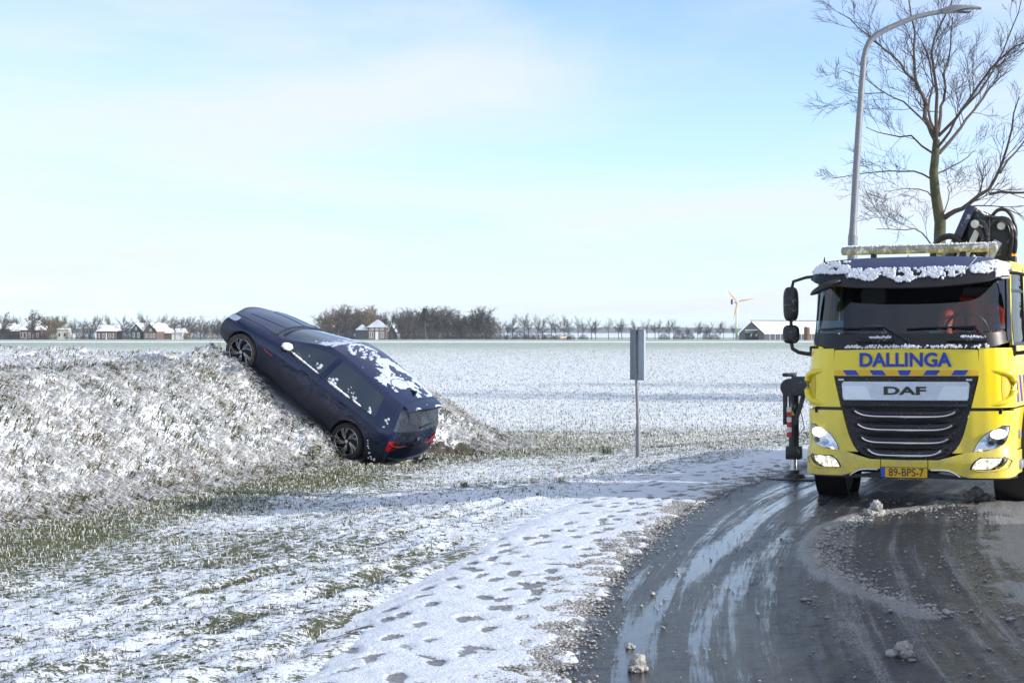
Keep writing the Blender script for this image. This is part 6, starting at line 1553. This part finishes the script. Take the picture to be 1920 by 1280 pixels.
# conifer in the wood
cf = empty('conifer', (fX(797, FD + 8), FD + 8, FZ)); tag(cf, 'dark green conifer poking out of the bare wood', 'tree')
hh_ = fZ(578, FD + 8) - FZ
MB().tube([(0, 0, 0), (0, 0, hh_ * .9)], [.25, .08], 6).build('trunk', M['far_bark'], cf)
v = []; f = []
for q in range(700):
    t = rf_.random(); z = hh_ * (.62 + .38 * t); r_ = (1 - t) * 1.9 * rf_.uniform(.3, 1) + .1; a = rf_.uniform(0, 6.28); p = Vector((r_ * math.cos(a), r_ * math.sin(a), z)); d = Vector((math.cos(a), math.sin(a), rf_.uniform(-.4, .3))); s_ = Vector((-d.y, d.x, .3)).normalized() * .16; k = len(v); v += [tuple(p - s_), tuple(p + s_), tuple(p + d * .7)]; f.append((k, k + 1, k + 2))
mobj('crown', v, f, M['far_green'], cf)
# trees of the village at the left
for i, (px, tp_, k, key) in enumerate([(4, 590, 4, 'far_wood'), (14, 592, 0, 'far_wood'), (35, 594, 2, 'far_wood'), (60, 586, 4, 'far_wood'), (70, 592, 4, 'far_wood'), (80, 601, 5, 'far_wood'), (92, 594, 5, 'far_tan'), (103, 595, 4, 'far_tan'), (113, 593, 5, 'far_tan'), (135, 598, 1, 'far_wood'), (143, 606, 2, 'far_wood'), (157, 596, 0, 'far_wood'), (174, 593, 2, 'far_wood'), (183, 594, 2, 'far_wood'), (205, 592, 2, 'far_wood'), (230, 594, 2, 'far_wood'), (251, 597, 0, 'far_wood'), (268, 588, 2, 'far_wood'), (279, 592, 0, 'far_wood'), (302, 592, 2, 'far_wood'), (319, 594, 2, 'far_tan'), (328, 594, 0, 'far_wood'), (345, 598, 4, 'far_wood'), (356, 597, 4, 'far_wood'), (376, 594, 1, 'far_wood'), (383, 604, 4, 'far_wood'), (397, 602, 4, 'far_dark'), (408, 604, 4, 'far_wood'), (415, 598, 2, 'far_tan'), (424, 596, 4, 'far_tan')]):
    lab = f'{nth(i)} tree from the left among the farmhouses, ' + ('tan-brown' if key == 'far_tan' else 'grey and bare'); far_tree(px, tp_, FD + rf_.uniform(18, 40) if i % 3 else FD - 8, k, key, lab, 'tan trees in the village' if key == 'far_tan' else 'grey trees in the village', 1.15 if k > 3 else 1.0)
for i, px in enumerate([8, 26, 84, 98, 112, 128, 150, 162, 172, 226, 236, 243, 352, 366, 380, 394, 408]):
    far_bush(px, rf_.uniform(612, 618), FD + rf_.uniform(-4, 14), i % 3, ('far_tan', 'far_dark', 'far_wood')[i % 3], f'{nth(i)} garden shrub from the left between the farmhouses', 'shrubs between the farmhouses', rf_.uniform(12, 22))

# ---- buildings
def fbox(x0, x1, y0, y1, z0, z1): return MB().box(x0, x1, y0, y1, z0, z1)
def house(label, px0, px1, ridge, eave, base=636, kind='gable_side', depth=9., D=FD, wallm=None, roofm=None, wins=(), chim=(), name='farmhouse', cat='house', rp=None, doors=()):
    """front towards the camera; pixel columns give its place and width at distance D"""
    W = (px1 - px0) / F * D; x0 = 0; zt = fZ(eave, D) - FZ; zr = fZ(ridge, D) - FZ; wallm = wallm or M['brick']; roofm = roofm or M['roof_snow']
    o = empty(name, (fX(px0, D), D, FZ)); tag(o, label, cat)
    fbox(0, W, 0, depth, -.3, zt).build('wall', wallm, o)
    e = .35
    if kind == 'gable_side':         # ridge runs left-right
        rf2 = MB()
        rf2.add([(-e, -e, zt - .15), (W + e, -e, zt - .15), (W + e, depth / 2, zr), (-e, depth / 2, zr), (W + e, depth + e, zt - .15), (-e, depth + e, zt - .15)], [(0, 1, 2, 3), (3, 2, 4, 5), (0, 3, 5), (1, 4, 2), (0, 5, 4, 1)])
    elif kind == 'gable_front':      # gable faces the camera, ridge runs away
        MB().prism([(.0, zt), (W, zt), (W / 2, zr)], .02, .30, 'y').build('gable', wallm, o)
        rf2 = MB(); th = .25
        for s_ in (0, 1):
            xa, xb = (-e, W / 2) if s_ == 0 else (W + e, W / 2); za = zt - .25
            rf2.add([(xa, -.3, za), (xb, -.3, zr + .05), (xb, depth, zr + .05), (xa, depth, za), (xa, -.3, za + th), (xb, -.3, zr + .05 + th), (xb, depth, zr + .05 + th), (xa, depth, za + th)], [(0, 1, 2, 3), (4, 5, 6, 7), (0, 1, 5, 4), (3, 2, 6, 7), (0, 4, 7, 3), (1, 2, 6, 5)])
    else:                            # hip
        i_ = W * .36 if rp is None else rp
        rf2 = MB(); rf2.add([(-e, -e, zt - .1), (W + e, -e, zt - .1), (W + e, depth + e, zt - .1), (-e, depth + e, zt - .1), (i_, depth * .45, zr), (W - i_, depth * .45, zr)], [(0, 1, 5, 4), (1, 2, 5), (2, 3, 4, 5), (3, 0, 4), (0, 3, 2, 1)])
    rfo = rf2.build('roof', roofm, o)
    for cx in chim: MB().box(cx * W - .35, cx * W + .35, depth * .45 - .35, depth * .45 + .35, zr - .8, zr + 1.1).build('chimney', M['brick'], rfo)
    for (a, b, c, d_) in wins:       # fractions of width / metres of height
        w = MB().box(a * W, b * W, -.06, .02, c, d_).build('window', M['white_paint'], o)
        MB().box(a * W + .13, b * W - .13, -.075, -.05, c + .13, d_ - .13).build('pane', M['dark_pane'], w)
    for (a, b, c) in doors:
        MB().box(a * W, b * W, -.08, .02, 0, c).build('door', M['white_paint'] if len(doors) == 1 else M['dark_pane'], o)
    return o
M['dark_wall'] = mat('dark blue-grey boards', (.035, .042, .055), .7, var=.1)
M['blue_grey_roof'] = mat('blue-grey roof', (.52, .56, .64), .8, var=.2, vscale=.5)  # even blue-grey, darker than the snow on the other roofs
house('long white-roofed barn at the far left edge of the view', -30, 17, 606, 616, 636, 'gable_side', 12., wallm=M['dark_wall'], name='barn', cat='barn')
house('low snowy lean-to between the far left barn and the big hipped farmhouse', 18, 36, 608, 620, 636, 'gable_side', 9., wallm=M['brick'], name='outbuilding', cat='outbuilding')
house('farmhouse under a huge hipped snowy roof at the far left', 34, 77, 599, 618, 636, 'hip', 12., wallm=M['brick'], wins=((.10, .20, .6, 2.2), (.24, .36, .4, 2.3), (.46, .53, .5, 2.2), (.58, .66, .5, 2.2), (.80, .88, .6, 2.1)), chim=(.30,), rp=2.4)
house('small cream flat-roofed cabin right of the hipped farmhouse', 107, 127, 615, 617, 636, 'gable_side', 5., wallm=mat('cream wall', (.62, .60, .52), .8), wins=((.1, .35, .8, 2.2), (.6, .85, .8, 2.2)), name='cabin', cat='cabin')
house('brick house with white snowy roof and low eaves left of the twin gables', 181, 217, 609, 620, 636, 'gable_side', 9., wallm=M['brick'], wins=((.08, .16, .5, 1.9), (.3, .4, .5, 1.9), (.62, .72, .5, 1.9), (.8, .9, .5, 1.9)), doors=((.48, .54, 2.1),))
house('left of the twin gabled farmhouses, with a dark gable', 245, 265, 607, 618, 636, 'gable_front', 16., wallm=M['dark_wall'], wins=((.2, .38, .6, 2.2), (.62, .8, .6, 2.2), (.42, .58, 3.0, 4.0)), name='farmhouse')
house('right of the twin gabled farmhouses, with a red brick gable', 269, 293, 607, 620, 636, 'gable_front', 24., wallm=M['brick'], wins=((.12, .26, .5, 1.9), (.34, .48, .5, 1.9), (.56, .68, .5, 1.9), (.78, .9, .5, 1.9), (.4, .5, 2.6, 3.4), (.54, .64, 2.6, 3.4)), name='farmhouse')
house('long snowy barn roof stretching right of the twin gables', 293, 338, 615, 624, 636, 'gable_side', 14., FD + 12, wallm=M['brick'], wins=((.1, .15, .5, 1.6), (.22, .27, .5, 1.6)), name='barn', cat='barn')
house('low plain white shed in front of the trees left of the car', 322, 341, 621.5, 623.5, 636, 'gable_side', 4., FD - 6, wallm=M['white_paint'], name='shed', cat='shed')
house('brick manor with hipped snowy roof and white windows beside the wood', 689, 724, 598, 613, 636, 'hip', 9., wallm=M['brick'], roofm=M['blue_grey_roof'], wins=((.10, .20, .5, 2.4), (.22, .32, .5, 2.4), (.66, .75, .5, 2.4), (.78, .88, .5, 2.4), (.12, .22, 2.9, 3.9), (.26, .33, 2.9, 3.9), (.66, .74, 2.9, 3.9), (.78, .86, 2.9, 3.9), (.42, .49, 2.9, 4.0), (.51, .58, 2.9, 4.0)), doors=((.42, .58, 2.5),), chim=(.5,), rp=3.0, name='manor_house')
house('dark shed with snowy hipped roof just left of the manor', 668, 688, 608, 618, 636, 'hip', 6., wallm=M['dark_wall'], roofm=M['blue_grey_roof'], name='shed', cat='shed', rp=1.5)
house('small wing with a snowy slanting roof at the right of the manor', 728, 741, 609, 622, 636, 'gable_front', 8., FD + 6, wallm=M['dark_wall'], name='outbuilding', cat='outbuilding')
# big dark barn with long snowy roof, gable towards the camera and long side to the right
bd = 520.0; bn = empty('cattle_barn', (fX(1386, bd), bd, FZ), (0, 0, 0)); tag(bn, 'dark cattle barn with open gable and long snowy roof beside the wind turbine', 'barn')
gw = 47 / F * bd; bl_ = 36.0; ze = fZ(624, bd) - FZ; zr = fZ(601.5, bd) - FZ; vx = 150 / F * bd    # ridge runs away to the right
dirv = Vector((.80, .60, 0)); 
def bpnt(a, t, z): return Vector((a * gw, 0, z)) + dirv * t
gb = MB()
gb.add([bpnt(0, 0, -.3), bpnt(.24, 0, -.3), bpnt(.24, 0, 3.0), bpnt(.76, 0, 3.0), bpnt(.76, 0, -.3), bpnt(1, 0, -.3), bpnt(1, 0, ze), bpnt(.5, 0, zr), bpnt(0, 0, ze)], [(0, 1, 2, 8), (4, 5, 6, 3), (2, 3, 6, 7, 8)])
gb.build('gable_wall', M['dark_wall'], bn)
MB().add([bpnt(1, 0, -.3), bpnt(1, bl_, -.3), bpnt(1, bl_, ze), bpnt(1, 0, ze)], [(0, 1, 2, 3)]).build('side_wall', M['dark_wall'], bn)
MB().add([bpnt(0, 0, -.3), bpnt(0, bl_, -.3), bpnt(0, bl_, ze), bpnt(0, 0, ze)], [(0, 1, 2, 3)]).build('side_wall', M['dark_wall'], bn)
MB().slab([[bpnt(1.04, -.3, ze - .1), bpnt(1.04, bl_, ze - .1)], [bpnt(.5, -.3, zr + .1), bpnt(.5, bl_, zr + .1)]], [[bpnt(1.04, -.3, ze - .3), bpnt(1.04, bl_, ze - .3)], [bpnt(.5, -.3, zr - .1), bpnt(.5, bl_, zr - .1)]]).build('roof', M['roof_snow'], bn)
MB().slab([[bpnt(-.04, -.3, ze - .1), bpnt(-.04, bl_, ze - .1)], [bpnt(.5, -.3, zr + .1), bpnt(.5, bl_, zr + .1)]], [[bpnt(-.04, -.3, ze - .3), bpnt(-.04, bl_, ze - .3)], [bpnt(.5, -.3, zr - .1), bpnt(.5, bl_, zr - .1)]]).build('roof', M['roof_snow'], bn)
MB().bar(bpnt(.5, -.3, zr + .12), bpnt(.5, bl_, zr + .12), .5, .2).build('ridge_cap', M['far_dark'], bn)
for q in range(1, 15): MB().bar(bpnt(1.01, q * 2.3, -.2), bpnt(1.01, q * 2.3, ze - .3), .16).build('post', M['white_paint'], bn)
for q in range(5): MB().bar(bpnt(.26 + q * .11, 2 + (q % 2), 1.0), bpnt(.31 + q * .11, 2 + (q % 2), 1.9), .5, .4).build('stored_bale', M['white_paint'], bn)
MB().bar(bpnt(.25, .0, 1.15), bpnt(.75, .0, 1.15), .12).build('gate_rail', M['dark_wall'], bn)
MB().bar(bpnt(.24, -.05, 3.05), bpnt(.76, -.05, 3.05), .15).build('lintel', M['white_paint'], bn)
sl_ = empty('silo', (fX(1513, 505), 505, FZ)); tag(sl_, 'rusty brown round silo with snow on top in front of the barn', 'silo')
MB().lathe([(.9, -.2), (.9, fZ(613, 505) - FZ)], 18).build('tank', mat('rusty steel', (.16, .07, .035), .8, var=.3, vscale=1.), sl_, smooth=True)
MB().lathe([(.95, fZ(613, 505) - FZ - .05), (.7, fZ(611, 505) - FZ), (.001, fZ(610, 505) - FZ + .1)], 18).build('snow_cap', M['roof_snow'], sl_, smooth=True)
# ---- wind turbine
wd = 525.0; wtb = empty('wind_turbine', (fX(1381, wd), wd, FZ)); tag(wtb, 'small three-bladed wind turbine with orange blades and green mast', 'wind turbine')
hz = fZ(567, wd) - FZ
MB().tube([(0, 0, -.2), (0, 0, hz * .33)], [.42, .34], 12).build('mast_base', mat('green mast paint', (.38, .66, .28), .5), wtb, smooth=True)
MB().tube([(0, 0, hz * .33), (0, 0, hz - .2)], [.34, .22], 12).build('mast', mat('pale green mast', (.66, .76, .64), .5), wtb, smooth=True)
MB().box(-.5, .7, -1.0, .5, hz - .35, hz + .35).build('nacelle', M['white_paint'], wtb, bevel=.1)
def turbine_pt(px, py): return Vector((fX(px, wd) - wtb.location.x, -1.2, fZ(py, wd) - FZ))
hub = turbine_pt(1381, 566)
MB().lathe([(.001, -.5), (.25, -.35), (.35, 0), (.3, .5)], 12, 'y', tuple(hub)).build('hub', M['white_paint'], wtb, smooth=True)
M['blade'] = mat('orange blade', (.72, .42, .20), .5); 
for px, py in ((1362, 543), (1413, 560), (1374, 599)):
    tip = turbine_pt(px, py); d = tip - hub; s_ = Vector((-d.z, 0, d.x)).normalized()
    bl_m = MB(); secs = [(.04, .10), (.15, .30), (.3, .42), (.6, .28), (1.0, .06)]; P_ = [[hub + d * t + s_ * w_ * .9 + Vector((0, -.03 - .1 * w_, 0)), hub + d * t - s_ * w_ * .5 + Vector((0, -.03, 0))] for t, w_ in secs]; Q_ = [[p + Vector((0, .10, 0)) for p in r_] for r_ in P_]
    bl_m.slab(P_, Q_).build('blade', M['blade'], wtb)
MB().tube([(0, 0, hz), turbine_pt(1374, 566) + Vector((0, 2.0, 0))], .08, 6).build('tail_boom', M['white_paint'], wtb)
MB().slab([[turbine_pt(1371, 560.5) + Vector((0, 2, 0)), turbine_pt(1374.5, 561) + Vector((0, 2.0, 0))], [turbine_pt(1371, 571) + Vector((0, 2, 0)), turbine_pt(1374.5, 570) + Vector((0, 2.0, 0))]], [[turbine_pt(1371, 560.5) + Vector((0, 2.1, 0)), turbine_pt(1374.5, 561) + Vector((0, 2.1, 0))], [turbine_pt(1371, 571) + Vector((0, 2.1, 0)), turbine_pt(1374.5, 570) + Vector((0, 2.1, 0))]]).build('tail_vane', M['far_dark'], wtb)
tbx = MB().box(-.45, .45, -.4, .4, -.1, 1.3).build('switch_box', M['white_paint']); tbx.location = (fX(1386.5, wd - 4), wd - 4, FZ); tag(tbx, 'white electrical cabinet at the foot of the wind turbine', 'cabinet')
# ---- sheep grazing at the far edge
def sheep_mesh(m, mh):
    b = bmesh.new(); bmesh.ops.create_icosphere(b, subdivisions=2, radius=1)
    for v in b.verts: v.co = Vector((v.co.x * .62, v.co.y * .32, v.co.z * .34 + .62)) * (1 + .06 * math.sin(v.co.x * 20 + v.co.z * 17))
    me = bpy.data.meshes.new('fleece'); b.to_mesh(me); b.free(); me.materials.append(m)
    hd2 = MB().tube([(.50, 0, .68), (.72, 0, .55), (.88, 0, .42)], [.14, .12, .06], 7); mh_ = bpy.data.meshes.new('head'); mh_.from_pydata(hd2.v, [], hd2.f); mh_.materials.append(mh)
    lg = MB().tube([(0, 0, 0), (0, 0, .45)], [.04, .06], 5); ml = bpy.data.meshes.new('leg'); ml.from_pydata(lg.v, [], lg.f); ml.materials.append(mh)
    return me, mh_, ml
mw = sheep_mesh(mat('cream fleece', (.60, .50, .34), .95, var=.15), mat('sheep face', (.35, .28, .2), .9)); mk = sheep_mesh(mat('black fleece', (.025, .022, .02), .95), mat('black face', (.02, .02, .02), .9))
for i, (px, py, dk) in enumerate([(689, 634.5, 0), (702, 635, 0), (754, 634.5, 0), (770, 634.8, 0), (780, 634.6, 0), (818, 634, 0), (841, 634, 1), (884, 633.5, 0), (907, 633.6, 0), (990, 635.5, 0), (1037, 636, 0), (1053, 638, 0), (1060, 637.6, 0), (1067, 638, 1)]):
    D = (CAM_H - FZ) * F / (py - 622); me3 = mk if dk else mw
    o = empty('sheep', (at(px, D), D, FZ), (0, 0, rf_.choice([0, math.pi]) + rf_.gauss(0, .5))); o.scale = (1.25,) * 3
    tag(o, ('black sheep grazing in front of the wood' if px < 900 else 'black sheep beside the cream ones right of the wood') if dk else f'{nth(i - (px > 841) - 0)} cream sheep from the left grazing at the far field edge', 'sheep', None if dk else 'cream sheep at the far field edge')
    for nm, me in (('fleece', me3[0]), ('head', me3[1])): c = bpy.data.objects.new(nm, me); COL.objects.link(c); c.parent = o
    for lx in (-.4, .4):
        for ly in (-.16, .16): c = bpy.data.objects.new('leg', me3[2]); COL.objects.link(c); c.parent = o; c.location = (lx, ly, 0)
# ---- dark far-off woods on the horizon
v = []; f = []; wx = np.linspace(-2600, 2600, 1400); hh2 = 7 + 9 * fbm(wx * .004, wx * 0, 3) * (.4 + fbm(wx * .03, wx * 0 + 4, 6))
for i, (x_, h_) in enumerate(zip(wx, hh2)): v += [(x_, 3600, FZ - 1), (x_, 3600, FZ + h_), (x_, 3640, FZ + h_ * .9), (x_, 3640, FZ - 1)]
for i in range(len(wx) - 1):
    for q in range(3): f.append((4 * i + q, 4 * i + 4 + q, 4 * i + 5 + q, 4 * i + 1 + q))
tag(mobj('woodland', v, f, mat('far woodland', (.05, .055, .05), .95, var=.3, vscale=.02)), 'low band of far-off woods along the horizon', 'woodland', kind='stuff')
# two trees of the roadside row beyond the right edge of the view: same species as the tall one, throwing shadows on the field
for i, (x_, y_) in enumerate(((24.5, 58), (33, 70))):
    o = empty('bare_tree', (x_, y_, -.5)); o.scale = (1.15, 1.15, 1.15); tag(o, ('nearer' if i == 0 else 'farther') + ' of two leafless roadside trees along the bend beyond the truck', 'tree', 'roadside trees beyond the truck')
    for nm, me in (('trunk', PROTO[0][0]), ('crown', PROTO[4][1]['far_dark'])): c = bpy.data.objects.new(nm, me); COL.objects.link(c); c.parent = o
# unseen building added right of the road to keep the near road in shade
fb = empty('shade_building', (8.6, 1.5, -.1)); tag(fb, 'unseen low brick building added at the right to shade the near road', 'building')
MB().box(0, 8, 0, 12, -.3, 2.75).build('wall', M['brick'], fb)
MB().add([(-.3, -.3, 2.65), (4, -.3, 4.0), (8.3, -.3, 2.65), (-.3, 12.3, 2.65), (4, 12.3, 4.0), (8.3, 12.3, 2.65)], [(0, 1, 4, 3), (1, 2, 5, 4), (0, 2, 1), (3, 4, 5), (0, 3, 5, 2)]).build('roof', M['roof_snow'], fb)
# ---- air
hz_ = MB().box(-6900, 6900, -320, 6900, -3, 16).build('haze', mat('unused', (1, 1, 1)))
hm = bpy.data.materials.new('thin haze'); t = nt(hm); t.nodes.clear(); ho_ = t.nodes.new('ShaderNodeOutputMaterial'); pv_ = t.nodes.new('ShaderNodeVolumePrincipled')
pv_.inputs['Color'].default_value = (.86, .92, 1.0, 1); pv_.inputs['Density'].default_value = .00019; pv_.inputs['Anisotropy'].default_value = .2
t.links.new(pv_.outputs[0], ho_.inputs['Volume']); hz_.data.materials.clear(); hz_.data.materials.append(hm); tag(hz_, 'thin winter haze over the fields', 'haze', kind='stuff')
